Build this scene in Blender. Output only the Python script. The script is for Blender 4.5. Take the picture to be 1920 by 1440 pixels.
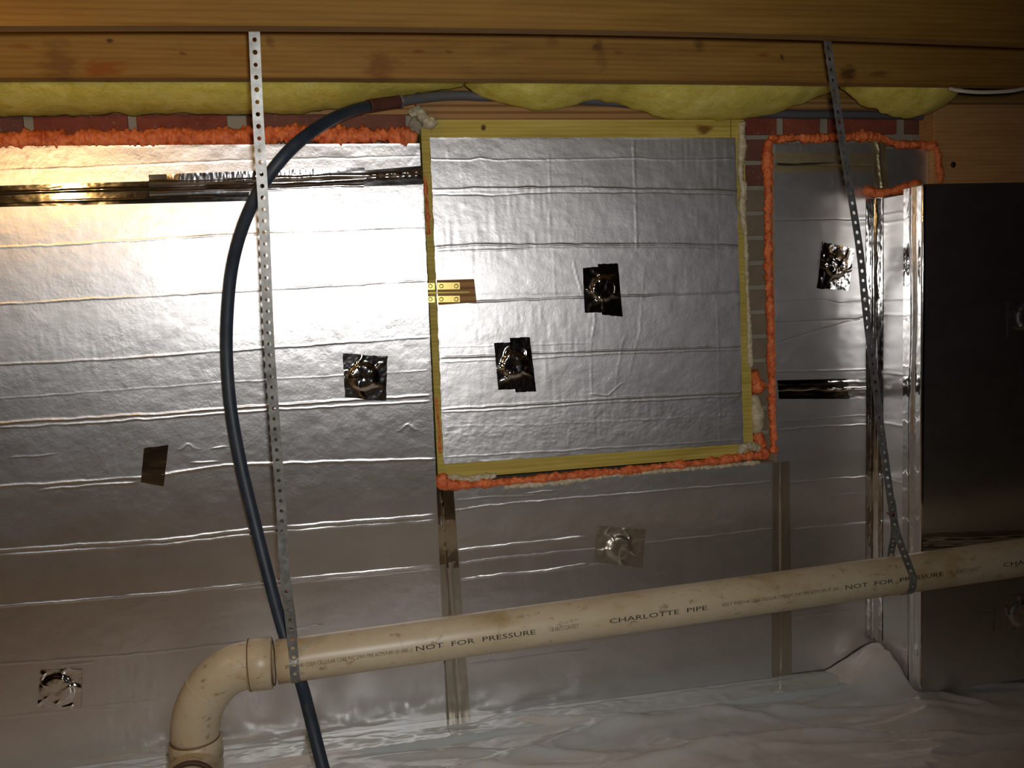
import bpy, bmesh, math, random
import numpy as np
from mathutils import Vector, Matrix

for o in list(bpy.data.objects):
    bpy.data.objects.remove(o, do_unlink=True)
SC = bpy.context.scene
COL = SC.collection
random.seed(4)
RNG = np.random.default_rng(7)

# ------------------------------------------------------------------ camera
F_PX = 1700.0
YAW, PITCH, ROLL = math.radians(10.99), math.radians(-5.66), math.radians(-2.21)
CAM = np.array([0.0, -2.25, 1.095])          # foil faces of the wall boards lie in the plane Y = 0


def cam_axes():
    cy, sy, cp, sp = math.cos(YAW), math.sin(YAW), math.cos(PITCH), math.sin(PITCH)
    f = np.array([sy * cp, cy * cp, sp])
    rt = np.array([cy, -sy, 0.0])
    up = np.cross(rt, f)
    cr, sr = math.cos(ROLL), math.sin(ROLL)
    return cr * rt + sr * up, -sr * rt + cr * up, f


RT, UP, FW = cam_axes()
cd = bpy.data.cameras.new('camera')
cd.sensor_width = 36.0
cd.lens = F_PX / 1920.0 * 36.0
cd.clip_start = 0.02
cam = bpy.data.objects.new('camera', cd)
COL.objects.link(cam)
M4 = Matrix.Identity(4)
for i in range(3):
    M4[i][0], M4[i][1], M4[i][2], M4[i][3] = RT[i], UP[i], -FW[i], CAM[i]
cam.matrix_world = M4
SC.camera = cam

# ------------------------------------------------------------------ world, lights, exposure
w = bpy.data.worlds.new('world')
SC.world = w
w.use_nodes = True
w.node_tree.nodes['Background'].inputs[0].default_value = (0.9, 0.85, 0.8, 1)
w.node_tree.nodes['Background'].inputs[1].default_value = 0.002

fl = bpy.data.lights.new('camera_flash', 'SPOT')
fl.energy = 60.0
fl.color = (1.0, 0.985, 0.97)
fl.shadow_soft_size = 0.02
fl.spot_size = math.radians(100)
fl.spot_blend = 1.0
flo = bpy.data.objects.new('camera_flash', fl)
COL.objects.link(flo)
fp = CAM + RT * 0.03 + UP * 0.035
flo.location = fp
fdir = Vector((0.08, 2.25, -0.02)).normalized()
flo.rotation_euler = fdir.to_track_quat('-Z', 'Y').to_euler()

bl = bpy.data.lights.new('work_lamp', 'POINT')
bl.energy = 6.0
bl.color = (1.0, 0.55, 0.18)
bl.shadow_soft_size = 0.035
blo = bpy.data.objects.new('work_lamp', bl)
COL.objects.link(blo)
blo.location = (-0.80, -1.02, 1.095 + 0.335)

SC.view_settings.view_transform = 'Standard'
SC.view_settings.look = 'None'
SC.view_settings.gamma = 1.0
SC.view_settings.use_curve_mapping = False
SC.view_settings.exposure = 0.0


# ------------------------------------------------------------------ maths helpers
def ray(x, y):
    return RT * ((x - 960) / F_PX) - UP * ((y - 720) / F_PX) + FW


def P(x, y, Y=0.0):
    """point seen at photo pixel (x, y) on the plane parallel to the wall at depth Y"""
    d = ray(x, y)
    return CAM + d * ((Y - CAM[1]) / d[1])


def PX(x, y, X):
    d = ray(x, y)
    return CAM + d * ((X - CAM[0]) / d[0])


def PZ(x, y, Z):
    d = ray(x, y)
    return CAM + d * ((Z - CAM[2]) / d[2])


def hsh(ix, iy, iz, seed):
    n = (ix * 374761393 + iy * 668265263 + iz * 2147483647 + seed * 974711) & 0xffffffff
    n = ((n ^ (n >> 13)) * 1274126177) & 0xffffffff
    n = (n ^ (n >> 16)) & 0xffff
    return n / 32767.5 - 1.0


def vnoise(p, seed=0):
    """value noise, p (...,3) -> (-1..1)"""
    p = np.asarray(p, float)
    i = np.floor(p).astype(np.int64)
    f = p - i
    f = f * f * (3 - 2 * f)
    r = 0
    for dx in (0, 1):
        for dy in (0, 1):
            for dz in (0, 1):
                wgt = (f[..., 0] if dx else 1 - f[..., 0]) * (f[..., 1] if dy else 1 - f[..., 1]) * (f[..., 2] if dz else 1 - f[..., 2])
                r = r + wgt * hsh(i[..., 0] + dx, i[..., 1] + dy, i[..., 2] + dz, seed)
    return r


def fbm(p, octv=3, seed=0):
    p = np.asarray(p, float)
    a, s, t = 1.0, 0.0, 0.0
    for k in range(octv):
        s = s + a * vnoise(p, seed + k * 13)
        t += a
        a *= 0.5
        p = p * 2.03
    return s / t


def n2(x, z, seed=0, octv=1):
    x = np.asarray(x, float)
    z = np.asarray(z, float)
    x, z = np.broadcast_arrays(x, z)
    return fbm(np.stack([x, z, np.full(x.shape, 0.37)], -1), octv, seed)


def spline(pts, n):
    """Catmull-Rom through pts, resampled evenly to n points"""
    p = np.array(pts, float)
    p = np.vstack([2 * p[0] - p[1], p, 2 * p[-1] - p[-2]])
    out = []
    for k in range(1, len(p) - 2):
        t = np.linspace(0, 1, 24, endpoint=False)[:, None]
        a, b, c, d = p[k - 1], p[k], p[k + 1], p[k + 2]
        out.append(0.5 * (2 * b + (c - a) * t + (2 * a - 5 * b + 4 * c - d) * t ** 2 + (3 * b - a - 3 * c + d) * t ** 3))
    out.append(p[-2][None])
    return resample(np.vstack(out), n)


def resample(q, n):
    L = np.concatenate([[0], np.cumsum(np.linalg.norm(np.diff(q[:, :3], axis=0), axis=1))])
    s = np.linspace(0, L[-1], n)
    return np.stack([np.interp(s, L, q[:, k]) for k in range(q.shape[1])], 1)


# ------------------------------------------------------------------ object helpers
def link(name, me, mat, parent=None, smooth=False):
    o = bpy.data.objects.new(name, me)
    if mat is not None:
        me.materials.append(mat)
    if smooth:
        me.polygons.foreach_set('use_smooth', [True] * len(me.polygons))
    COL.objects.link(o)
    if parent is not None:
        o.parent = parent
        o.matrix_parent_inverse = Matrix.Translation(-Vector(parent.location))
    return o


def raw(name, verts, faces, mat, parent=None, smooth=False):
    me = bpy.data.meshes.new(name)
    me.from_pydata([tuple(map(float, v)) for v in verts], [], faces)
    me.update()
    return link(name, me, mat, parent, smooth)


def tag(o, label=None, cat=None, group=None, kind=None):
    if label:
        o['label'] = label
    if cat:
        o['category'] = cat
    if group:
        o['group'] = group
    if kind:
        o['kind'] = kind
    return o


def thing(name, label, cat, loc=(0, 0, 0), group=None):
    o = bpy.data.objects.new(name, None)
    o.empty_display_size = 0.05
    o.location = loc
    COL.objects.link(o)
    return tag(o, label, cat, group)


def struct(name, loc=(0, 0, 0)):
    o = bpy.data.objects.new(name, None)
    o.location = loc
    COL.objects.link(o)
    o['kind'] = 'structure'
    return o


def box(name, x0, x1, y0, y1, z0, z1, mat, parent=None, bev=0.0, jit=0.0):
    bm = bmesh.new()
    bmesh.ops.create_cube(bm, size=1.0)
    for v in bm.verts:
        v.co = Vector(((x0 + x1) / 2 + v.co.x * (x1 - x0), (y0 + y1) / 2 + v.co.y * (y1 - y0), (z0 + z1) / 2 + v.co.z * (z1 - z0)))
        if jit:
            v.co += Vector((random.uniform(-jit, jit), random.uniform(-jit, jit), random.uniform(-jit, jit)))
    if bev:
        bmesh.ops.bevel(bm, geom=list(bm.edges), offset=bev, segments=2, affect='EDGES', profile=0.6)
    me = bpy.data.meshes.new(name)
    bm.to_mesh(me)
    bm.free()
    return link(name, me, mat, parent)


def prism(name, quad, y0, y1, mat, parent=None, bev=0.0):
    """front polygon given as world (X, Z) points, extruded from depth y0 (front) to y1 (back)"""
    n = len(quad)
    vs = [(x, y0, z) for x, z in quad] + [(x, y1, z) for x, z in quad]
    fs = [tuple(range(n)), tuple(range(2 * n - 1, n - 1, -1))]
    fs += [(i, i + n, (i + 1) % n + n, (i + 1) % n) for i in range(n)]
    bm = bmesh.new()
    bv = [bm.verts.new(v) for v in vs]
    for f in fs:
        bm.faces.new([bv[i] for i in f])
    bmesh.ops.recalc_face_normals(bm, faces=list(bm.faces))
    if bev:
        bmesh.ops.bevel(bm, geom=list(bm.edges), offset=bev, segments=2, affect='EDGES')
    me = bpy.data.meshes.new(name)
    bm.to_mesh(me)
    bm.free()
    return link(name, me, mat, parent)


def grid(name, V, mat, parent=None, smooth=True):
    """V (rows, cols, 3)"""
    r, c = V.shape[:2]
    me = bpy.data.meshes.new(name)
    idx = np.arange(r * c).reshape(r, c)
    q = np.stack([idx[:-1, :-1], idx[1:, :-1], idx[1:, 1:], idx[:-1, 1:]], -1).reshape(-1, 4)
    me.vertices.add(r * c)
    me.vertices.foreach_set('co', V.astype(np.float32).ravel())
    me.loops.add(q.size)
    me.loops.foreach_set('vertex_index', q.astype(np.int32).ravel())
    me.polygons.add(len(q))
    me.polygons.foreach_set('loop_start', np.arange(0, q.size, 4, dtype=np.int32))
    me.polygons.foreach_set('loop_total', np.full(len(q), 4, dtype=np.int32))
    me.update(calc_edges=True)
    me.validate()
    return link(name, me, mat, parent, smooth)


def frames(path):
    t = np.gradient(path, axis=0)
    t /= np.linalg.norm(t, axis=1, keepdims=True) + 1e-12
    n = np.zeros_like(t)
    v = np.array([0, 0, 1.0]) if abs(t[0][2]) < 0.9 else np.array([0, 1.0, 0])
    v = v - t[0] * v.dot(t[0])
    n[0] = v / np.linalg.norm(v)
    for i in range(1, len(t)):
        v = n[i - 1] - t[i] * n[i - 1].dot(t[i])
        n[i] = v / (np.linalg.norm(v) + 1e-12)
    return t, n, np.cross(t, n)


def tube(name, path, rad, mat, parent=None, sides=16, noise=None, caps=True, smooth=True):
    path = np.asarray(path, float)
    n = len(path)
    rad = np.broadcast_to(np.asarray(rad, float), (n,))
    t, a, b = frames(path)
    th = np.linspace(0, 2 * math.pi, sides, endpoint=False)
    D = a[:, None, :] * np.cos(th)[None, :, None] + b[:, None, :] * np.sin(th)[None, :, None]
    V = path[:, None, :] + D * rad[:, None, None]
    if noise:
        for amp, fr, sd in noise:
            h = np.abs(fbm(V * fr, 2, sd)) if amp > 0 else fbm(V * fr, 2, sd)
            V = V + D * (abs(amp) * h)[..., None]
    vs = V.reshape(-1, 3)
    fs = []
    for i in range(n - 1):
        for k in range(sides):
            k2 = (k + 1) % sides
            fs.append((i * sides + k, i * sides + k2, (i + 1) * sides + k2, (i + 1) * sides + k))
    if caps:
        fs.append(tuple(range(sides - 1, -1, -1)))
        fs.append(tuple(range((n - 1) * sides, n * sides)))
    return raw(name, vs, fs, mat, parent, smooth)


def lathe(name, prof, axis_o, axis_d, mat, parent=None, sides=32, smooth=True):
    """prof: (s along axis, radius)"""
    d = np.array(axis_d, float)
    d /= np.linalg.norm(d)
    u = np.cross(d, [0, 0, 1.0])
    if np.linalg.norm(u) < 1e-3:
        u = np.array([1.0, 0, 0])
    u /= np.linalg.norm(u)
    v = np.cross(d, u)
    th = np.linspace(0, 2 * math.pi, sides, endpoint=False)
    vs, fs = [], []
    for s, r in prof:
        for a in th:
            vs.append(np.array(axis_o) + d * s + (u * math.cos(a) + v * math.sin(a)) * r)
    for i in range(len(prof) - 1):
        for k in range(sides):
            k2 = (k + 1) % sides
            fs.append((i * sides + k, i * sides + k2, (i + 1) * sides + k2, (i + 1) * sides + k))
    return raw(name, vs, fs, mat, parent, smooth)


# ------------------------------------------------------------------ materials
def mat_new(name, col, rough=0.6, metal=0.0, spec=0.5):
    m = bpy.data.materials.new(name)
    m.use_nodes = True
    b = m.node_tree.nodes['Principled BSDF']
    b.inputs['Base Color'].default_value = (*col, 1)
    b.inputs['Roughness'].default_value = rough
    b.inputs['Metallic'].default_value = metal
    b.inputs['Specular IOR Level'].default_value = spec
    return m


def nd(m, typ, **kw):
    n = m.node_tree.nodes.new(typ)
    for k, v in kw.items():
        setattr(n, k, v)
    return n


def lk(m, a, b):
    m.node_tree.links.new(a, b)


def coords(m, scale=(1, 1, 1), rot=(0, 0, 0)):
    tc = nd(m, 'ShaderNodeTexCoord')
    mp = nd(m, 'ShaderNodeMapping')
    mp.inputs['Scale'].default_value = scale
    mp.inputs['Rotation'].default_value = rot
    lk(m, tc.outputs['Object'], mp.inputs['Vector'])
    return mp.outputs['Vector']


def noise_tex(m, vec, scale, detail=4, rough=0.55, dist=0.0):
    n = nd(m, 'ShaderNodeTexNoise')
    n.inputs['Scale'].default_value = scale
    n.inputs['Detail'].default_value = detail
    n.inputs['Roughness'].default_value = rough
    n.inputs['Distortion'].default_value = dist
    lk(m, vec, n.inputs['Vector'])
    return n.outputs['Fac']


def ramp(m, fac, stops):
    r = nd(m, 'ShaderNodeValToRGB')
    e = r.color_ramp.elements
    while len(e) > 1:
        e.remove(e[-1])
    e[0].position, e[0].color = stops[0][0], (*stops[0][1], 1)
    for p, c in stops[1:]:
        x = e.new(p)
        x.color = (*c, 1)
    lk(m, fac, r.inputs['Fac'])
    return r.outputs['Color']


def mix(m, fac, a, b, typ='MIX'):
    n = nd(m, 'ShaderNodeMix', data_type='RGBA', blend_type=typ)
    if isinstance(fac, (int, float)):
        n.inputs[0].default_value = fac
    else:
        lk(m, fac, n.inputs[0])
    for k, v in ((6, a), (7, b)):
        if isinstance(v, tuple):
            n.inputs[k].default_value = (*v, 1)
        else:
            lk(m, v, n.inputs[k])
    return n.outputs[2]


def bump(m, h, strength=0.3, dist=0.002):
    b = nd(m, 'ShaderNodeBump')
    b.inputs['Strength'].default_value = strength
    b.inputs['Distance'].default_value = dist
    lk(m, h, b.inputs['Height'])
    lk(m, b.outputs['Normal'], m.node_tree.nodes['Principled BSDF'].inputs['Normal'])


def base(m, sock):
    lk(m, sock, m.node_tree.nodes['Principled BSDF'].inputs['Base Color'])


def wood(name, dark, mid, light, sx=1.0, knots=True, rough=0.65, gs=42.0, wmix=0.22, wd=5.0, spots=()):
    m = mat_new(name, mid, rough, 0, 0.25)
    v = coords(m, (0.55 * sx, 7, 7))
    g = noise_tex(m, v, 6.0, 5, 0.6, 0.6)
    wv = nd(m, 'ShaderNodeTexWave', wave_type='BANDS', bands_direction='Z')
    wv.inputs['Scale'].default_value = gs / 10
    wv.inputs['Distortion'].default_value = wd
    wv.inputs['Detail'].default_value = 3.0
    wv.inputs['Detail Scale'].default_value = 0.6
    lk(m, v, wv.inputs['Vector'])
    c1 = ramp(m, g, [(0.25, dark), (0.5, mid), (0.75, light)])
    c2 = mix(m, wmix, c1, ramp(m, wv.outputs['Fac'], [(0.0, dark), (0.6, light)]), 'MIX')
    if knots:
        vo = nd(m, 'ShaderNodeTexVoronoi', feature='F1')
        vo.inputs['Scale'].default_value = 1.0
        lk(m, coords(m, (4.2, 3.0, 7.5)), vo.inputs['Vector'])
        kf = ramp(m, vo.outputs['Distance'], [(0.0, (1, 1, 1)), (0.07, (0.85, 0.85, 0.85)), (0.16, (0, 0, 0))])
        c2 = mix(m, kf, c2, (dark[0] * 0.55, dark[1] * 0.42, dark[2] * 0.35))
        st = noise_tex(m, coords(m, (2.2, 3, 5)), 2.1, 3, 0.5, 0.2)
        sf = ramp(m, st, [(0.62, (0, 0, 0)), (0.72, (0.55, 0.55, 0.55))])
        c2 = mix(m, sf, c2, (mid[0] * 0.85, mid[1] * 0.55, mid[2] * 0.3))
    for (sxp, szp, rx, rz, col, st, sh) in spots:
        # knots and resin stains at their places on this board
        mp = nd(m, 'ShaderNodeMapping')
        mp.inputs['Location'].default_value = (-sxp / rx - sh * szp / rz * 0, 0, -szp / rz)
        mp.inputs['Scale'].default_value = (1 / rx, 0, 1 / rz)
        tcn = nd(m, 'ShaderNodeTexCoord')
        lk(m, tcn.outputs['Object'], mp.inputs['Vector'])
        nz = nd(m, 'ShaderNodeTexNoise')
        nz.inputs['Scale'].default_value = 90.0
        nz.inputs['Detail'].default_value = 3.0
        va = nd(m, 'ShaderNodeVectorMath', operation='MULTIPLY')
        lk(m, coords(m, (0.35, 1, 1)), nz.inputs['Vector'])
        vs = nd(m, 'ShaderNodeVectorMath', operation='SUBTRACT')
        lk(m, nz.outputs['Color'], vs.inputs[0])
        vs.inputs[1].default_value = (0.5, 0.5, 0.5)
        lk(m, vs.outputs[0], va.inputs[0])
        va.inputs[1].default_value = (1.6, 0, 1.6)
        ad = nd(m, 'ShaderNodeVectorMath', operation='ADD')
        lk(m, mp.outputs['Vector'], ad.inputs[0])
        lk(m, va.outputs[0], ad.inputs[1])
        ln = nd(m, 'ShaderNodeVectorMath', operation='LENGTH')
        lk(m, ad.outputs[0], ln.inputs[0])
        c2 = mix(m, ramp(m, ln.outputs['Value'], [(0.35, (st, st, st)), (1.0, (0, 0, 0))]), c2, col)
    base(m, c2)
    bump(m, g, 0.15, 0.002)
    return m


def foil_mat(name, rough, tint=(0.88, 0.865, 0.86), bs=0.25, scale=260.0, aniso=0.0, tang=(1, 0, 0)):
    m = mat_new(name, tint, rough, 1.0)
    v = coords(m)
    sm = noise_tex(m, coords(m, (1.0, 1.0, 1.6)), 9.0, 5, 0.6)
    b = m.node_tree.nodes['Principled BSDF']
    mr = nd(m, 'ShaderNodeMapRange')
    mr.inputs['To Min'].default_value = rough - 0.025
    mr.inputs['To Max'].default_value = rough + 0.035
    lk(m, sm, mr.inputs['Value'])
    lk(m, mr.outputs['Result'], b.inputs['Roughness'])
    base(m, ramp(m, sm, [(0.3, tuple(t * 0.93 for t in tint)), (0.7, tint)]))
    if bs:
        mk = nd(m, 'ShaderNodeMath', operation='MULTIPLY')
        lk(m, noise_tex(m, v, scale, 4, 0.6), mk.inputs[0])
        lk(m, noise_tex(m, coords(m, (1, 1, 2.2)), 7.0, 2, 0.5), mk.inputs[1])
        bump(m, mk.outputs[0], bs, 0.0009)
    if aniso:
        # rolled foil: the sheen spreads along the rolling direction
        b.inputs['Anisotropic'].default_value = aniso
        cx = nd(m, 'ShaderNodeCombineXYZ')
        for k in range(3):
            cx.inputs[k].default_value = tang[k]
        lk(m, cx.outputs[0], b.inputs['Tangent'])
    return m


MAT = {}
MAT['foil'] = foil_mat('foil_facing', 0.37, bs=0.6, scale=130.0, aniso=0.62)
MAT['foil_hatch'] = foil_mat('foil_facing_hatch', 0.385, bs=0.6, scale=130.0, aniso=0.38)
MAT['foil_pier'] = foil_mat('foil_facing_pier', 0.33, bs=0.1)
MAT['foil_right'] = foil_mat('foil_facing_right', 0.36, bs=0.15, aniso=0.5)
MAT['foil_side'] = foil_mat('foil_facing_side', 0.33, bs=0.15, aniso=0.5, tang=(0, 1, 0))
MAT['tape_soft'] = foil_mat('crumpled_foil_tape', 0.15, (0.86, 0.85, 0.84), 0.05, 120.0)
MAT['tape'] = foil_mat('foil_tape', 0.09, (0.86, 0.84, 0.82), 0.05, 120.0)
MAT['tape_dull'] = foil_mat('dull_foil_tape', 0.36, (0.64, 0.58, 0.48), 0.15, 120.0, aniso=0.4)
MAT['tape_tan'] = foil_mat('tan_tape', 0.42, (0.80, 0.66, 0.40), 0.15, 120.0, aniso=0.4)
MAT['core'] = mat_new('foam_core', (0.55, 0.42, 0.25), 0.9)
MAT['joist'] = wood('joist_wood', (0.22, 0.105, 0.02), (0.34, 0.185, 0.042), (0.42, 0.245, 0.065))
_sp = []
for (sx_, sz_, rx_, rz_, c_, st_) in [(112, 118, 34, 44, (0.13, 0.055, 0.012), 0.65), (195, 130, 42, 20, (0.24, 0.07, 0.006), 0.9), (206, 76, 8, 5, (0.05, 0.02, 0.01), 0.9),
                                      (345, 100, 9, 4, (0.14, 0.05, 0.01), 0.8), (440, 96, 30, 12, (0.26, 0.10, 0.01), 0.7), (508, 80, 10, 15, (0.14, 0.06, 0.015), 0.7),
                                      (40, 88, 26, 6, (0.22, 0.07, 0.01), 0.7), (715, 125, 34, 34, (0.17, 0.065, 0.012), 0.75), (785, 97, 14, 4, (0.2, 0.04, 0.01), 0.8),
                                      (842, 97, 11, 4, (0.2, 0.05, 0.01), 0.8), (1035, 80, 18, 16, (0.18, 0.08, 0.02), 0.6), (1122, 88, 13, 15, (0.09, 0.04, 0.01), 0.85),
                                      (1128, 110, 14, 30, (0.16, 0.08, 0.02), 0.5), (1160, 98, 18, 4, (0.2, 0.05, 0.01), 0.7), (1311, 85, 14, 14, (0.10, 0.05, 0.015), 0.8),
                                      (1430, 103, 22, 5, (0.2, 0.06, 0.01), 0.7), (1590, 138, 22, 20, (0.08, 0.03, 0.008), 0.85), (1650, 138, 26, 8, (0.15, 0.05, 0.01), 0.7), (1467, 107, 5, 7, (0.06, 0.03, 0.01), 0.9)]:
    _p = P(sx_, sz_, -0.27)
    _sp.append((_p[0], _p[2], rx_ * 0.00119, rz_ * 0.00119, c_, st_, 0))
MAT['joist_knotty'] = wood('knotty_joist_wood', (0.175, 0.08, 0.013), (0.265, 0.138, 0.026), (0.33, 0.185, 0.042), knots=False, spots=_sp)
MAT['joist_plain'] = wood('plain_joist_wood', (0.145, 0.066, 0.009), (0.205, 0.106, 0.018), (0.26, 0.143, 0.029), knots=False)
MAT['treated'] = wood('treated_pine', (0.34, 0.24, 0.04), (0.52, 0.40, 0.08), (0.62, 0.50, 0.13), knots=False)
_h1, _h2 = P(1322, 243, 0.004), P(906, 240, 0.004)
MAT['treated_head'] = wood('treated_pine_head', (0.34, 0.24, 0.04), (0.52, 0.40, 0.08), (0.62, 0.50, 0.13), knots=False,
                           spots=[(_h1[0], _h1[2], 0.030, 0.014, (0.16, 0.06, 0.012), 0.9, 0), (_h2[0], _h2[2], 0.008, 0.008, (0.05, 0.025, 0.01), 0.95, 0)])
MAT['lintel'] = wood('brown_plate_wood', (0.16, 0.065, 0.02), (0.36, 0.19, 0.06), (0.45, 0.26, 0.10), sx=0.3, knots=False, gs=27, wmix=0.6, wd=2.0)
MAT['ply'] = wood('plywood', (0.42, 0.19, 0.06), (0.58, 0.30, 0.11), (0.66, 0.36, 0.14), knots=False)
MAT['subfloor'] = wood('subfloor', (0.10, 0.06, 0.025), (0.15, 0.10, 0.05), (0.18, 0.12, 0.06), knots=False)


def mk_insul():
    m = mat_new('fibreglass', (0.6, 0.5, 0.12), 0.95, 0, 0.1)
    f = noise_tex(m, coords(m, (1, 1, 1.4)), 26.0, 6, 0.65, 0.6)
    g = noise_tex(m, coords(m, (1, 1, 1)), 9.0, 3, 0.5, 0.2)
    c = ramp(m, f, [(0.25, (0.60, 0.48, 0.07)), (0.5, (0.80, 0.69, 0.15)), (0.75, (0.88, 0.80, 0.28))])
    c = mix(m, ramp(m, g, [(0.42, (0, 0, 0)), (0.7, (0.45, 0.45, 0.45))]), c, (0.5, 0.42, 0.06))
    base(m, c)
    bump(m, noise_tex(m, coords(m), 120.0, 6, 0.7, 1.0), 0.8, 0.004)
    return m


MAT['insul'] = mk_insul()


def mk_brick(name, a, b, spk=(0.35, 0.3, 0.27)):
    m = mat_new(name, a, 0.9, 0, 0.2)
    f = noise_tex(m, coords(m), 14.0, 5, 0.6)
    c = ramp(m, f, [(0.3, a), (0.7, b)])
    s = noise_tex(m, coords(m), 130.0, 3, 0.6)
    base(m, mix(m, ramp(m, s, [(0.62, (0, 0, 0)), (0.75, (0.7, 0.7, 0.7))]), c, spk))
    bump(m, noise_tex(m, coords(m), 220.0, 4, 0.7), 0.5, 0.002)
    return m


MAT['brick'] = mk_brick('red_brick', (0.20, 0.05, 0.03), (0.30, 0.085, 0.05))
MAT['brick2'] = mk_brick('dark_brick', (0.15, 0.06, 0.045), (0.22, 0.09, 0.06))
MAT['brick3'] = mk_brick('smeared_brick', (0.21, 0.165, 0.11), (0.27, 0.21, 0.145))
MAT['mortar'] = mk_brick('mortar', (0.30, 0.27, 0.20), (0.38, 0.34, 0.27), (0.45, 0.42, 0.36))
MAT['block'] = mk_brick('foundation', (0.06, 0.055, 0.05), (0.09, 0.085, 0.08), (0.1, 0.1, 0.09))


def mk_foam(name, dark, lightc, rough=0.45):
    m = mat_new(name, lightc, rough, 0, 0.5)
    f = noise_tex(m, coords(m), 45.0, 6, 0.7)
    base(m, ramp(m, f, [(0.36, dark), (0.58, lightc)]))
    bump(m, noise_tex(m, coords(m), 380.0, 3, 0.6), 0.6, 0.002)
    return m


MAT['orange'] = mk_foam('orange_spray_foam', (0.56, 0.095, 0.025), (0.90, 0.235, 0.07))
MAT['cream'] = mk_foam('cream_spray_foam', (0.45, 0.38, 0.22), (0.66, 0.58, 0.40), 0.3)


def mk_pvc():
    m = mat_new('pvc', (0.72, 0.6, 0.42), 0.38, 0, 0.5)
    f = noise_tex(m, coords(m, (0.7, 1, 1)), 7.0, 6, 0.65, 0.3)
    c = ramp(m, f, [(0.28, (0.38, 0.26, 0.11)), (0.45, (0.56, 0.46, 0.30)), (0.7, (0.65, 0.56, 0.40))])
    s = noise_tex(m, coords(m, (0.6, 1, 1)), 60.0, 4, 0.7)
    c = mix(m, ramp(m, s, [(0.58, (0, 0, 0)), (0.70, (0.65, 0.65, 0.65))]), c, (0.20, 0.13, 0.05))
    base(m, c)
    return m


MAT['pvc'] = mk_pvc()
MAT['glue'] = mat_new('brown_pipe_glue', (0.17, 0.10, 0.045), 0.6)
MAT['rim'] = mat_new('stained_rim', (0.07, 0.038, 0.016), 0.6)
MAT['ink'] = mat_new('pipe_ink', (0.03, 0.025, 0.02), 0.7)
MAT['ink_faint'] = mat_new('faint_pipe_ink', (0.11, 0.085, 0.055), 0.7)


def mk_hose():
    m = mat_new('black_hose', (0.02, 0.028, 0.04), 0.5, 0, 0.5)
    f = noise_tex(m, coords(m), 18.0, 5, 0.65)
    base(m, ramp(m, f, [(0.35, (0.017, 0.028, 0.045)), (0.6, (0.03, 0.045, 0.065)), (0.8, (0.075, 0.07, 0.06))]))
    return m


MAT['hose'] = mk_hose()
MAT['hose_red'] = mk_brick('rusty_sleeve', (0.075, 0.03, 0.02), (0.12, 0.045, 0.03), (0.2, 0.12, 0.1))
MAT['pipe_grey'] = mat_new('grey_pipe', (0.10, 0.10, 0.115), 0.5)
MAT['pipe_blue'] = mat_new('blue_grey_pipe', (0.08, 0.105, 0.14), 0.5)


def mk_strap():
    m = mat_new('galvanised_steel', (0.5, 0.5, 0.48), 0.40, 0.45)
    f = noise_tex(m, coords(m), 45.0, 4, 0.6)
    base(m, ramp(m, f, [(0.3, (0.15, 0.15, 0.14)), (0.7, (0.33, 0.33, 0.315))]))
    return m


MAT['strap'] = mk_strap()
MAT['screw'] = mat_new('rusty_screw', (0.16, 0.05, 0.03), 0.5, 0.6)
MAT['brass'] = foil_mat('brass', 0.3, (0.85, 0.66, 0.22), 0.1, 300)
MAT['brass_dark'] = mat_new('brass_screw', (0.32, 0.23, 0.06), 0.35, 0.9)


def mk_plastic():
    m = mat_new('poly_sheet', (0.55, 0.54, 0.53), 0.22, 0, 0.55)
    f = noise_tex(m, coords(m), 5.0, 6, 0.6, 0.4)
    c = ramp(m, f, [(0.3, (0.68, 0.64, 0.60)), (0.55, (0.76, 0.75, 0.73)), (0.75, (0.74, 0.77, 0.78))])
    s = noise_tex(m, coords(m, (0.5, 1.2, 1)), 22.0, 5, 0.65, 0.5)
    c = mix(m, ramp(m, s, [(0.63, (0, 0, 0)), (0.8, (0.5, 0.5, 0.5))]), c, (0.36, 0.27, 0.19))
    base(m, c)
    bump(m, noise_tex(m, coords(m), 75.0, 5, 0.6), 0.35, 0.003)
    return m


MAT['plastic'] = mk_plastic()
MAT['plastic_blue'] = mat_new('bluish_poly_sheet', (0.64, 0.70, 0.71), 0.14, 0, 0.7)
MAT['cable'] = mat_new('white_cable', (0.6, 0.55, 0.47), 0.5)
MAT['dark'] = mat_new('dark_gap', (0.03, 0.022, 0.016), 0.9)
MAT['soil'] = mk_brick('soil', (0.12, 0.08, 0.05), (0.2, 0.14, 0.09))

# ------------------------------------------------------------------ the setting
CZ = CAM[2]
BRICK_Y = 0.05
ZTOP = P(300, 213, BRICK_Y)[2]
PIER_X = 1.455
PIER_Y = -0.205

fo = box('floor', -3.2, 4.2, -5.2, 0.4, -0.10, -0.03, MAT['soil'])
fo['kind'] = 'structure'
ce = box('ceiling', -3.2, 4.2, -5.2, 0.4, 1.795, 1.82, MAT['subfloor'])
ce['kind'] = 'structure'
for nm, a in (('wall_left', (-3.2, -3.0, -5.2, 0.25)), ('wall_right', (4.0, 4.2, -5.2, 0.25)), ('wall_back', (-3.0, 4.0, -5.2, -5.0))):
    o = box(nm, *a, -0.03, 1.795, MAT['block'])
    o['kind'] = 'structure'

wf = struct('wall_front', (0.6, 0.15, 0))
XL, XR = 0.225, 1.095
box('mortar_bed', -3.0, XL, BRICK_Y + 0.004, 0.25, -0.03, ZTOP - 0.004, MAT['mortar'], wf)
box('mortar_bed', XR, 4.0, BRICK_Y + 0.004, 0.25, -0.03, ZTOP - 0.004, MAT['mortar'], wf)
box('mortar_bed', XL, XR, BRICK_Y + 0.004, 0.25, -0.03, 0.60, MAT['mortar'], wf)


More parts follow.
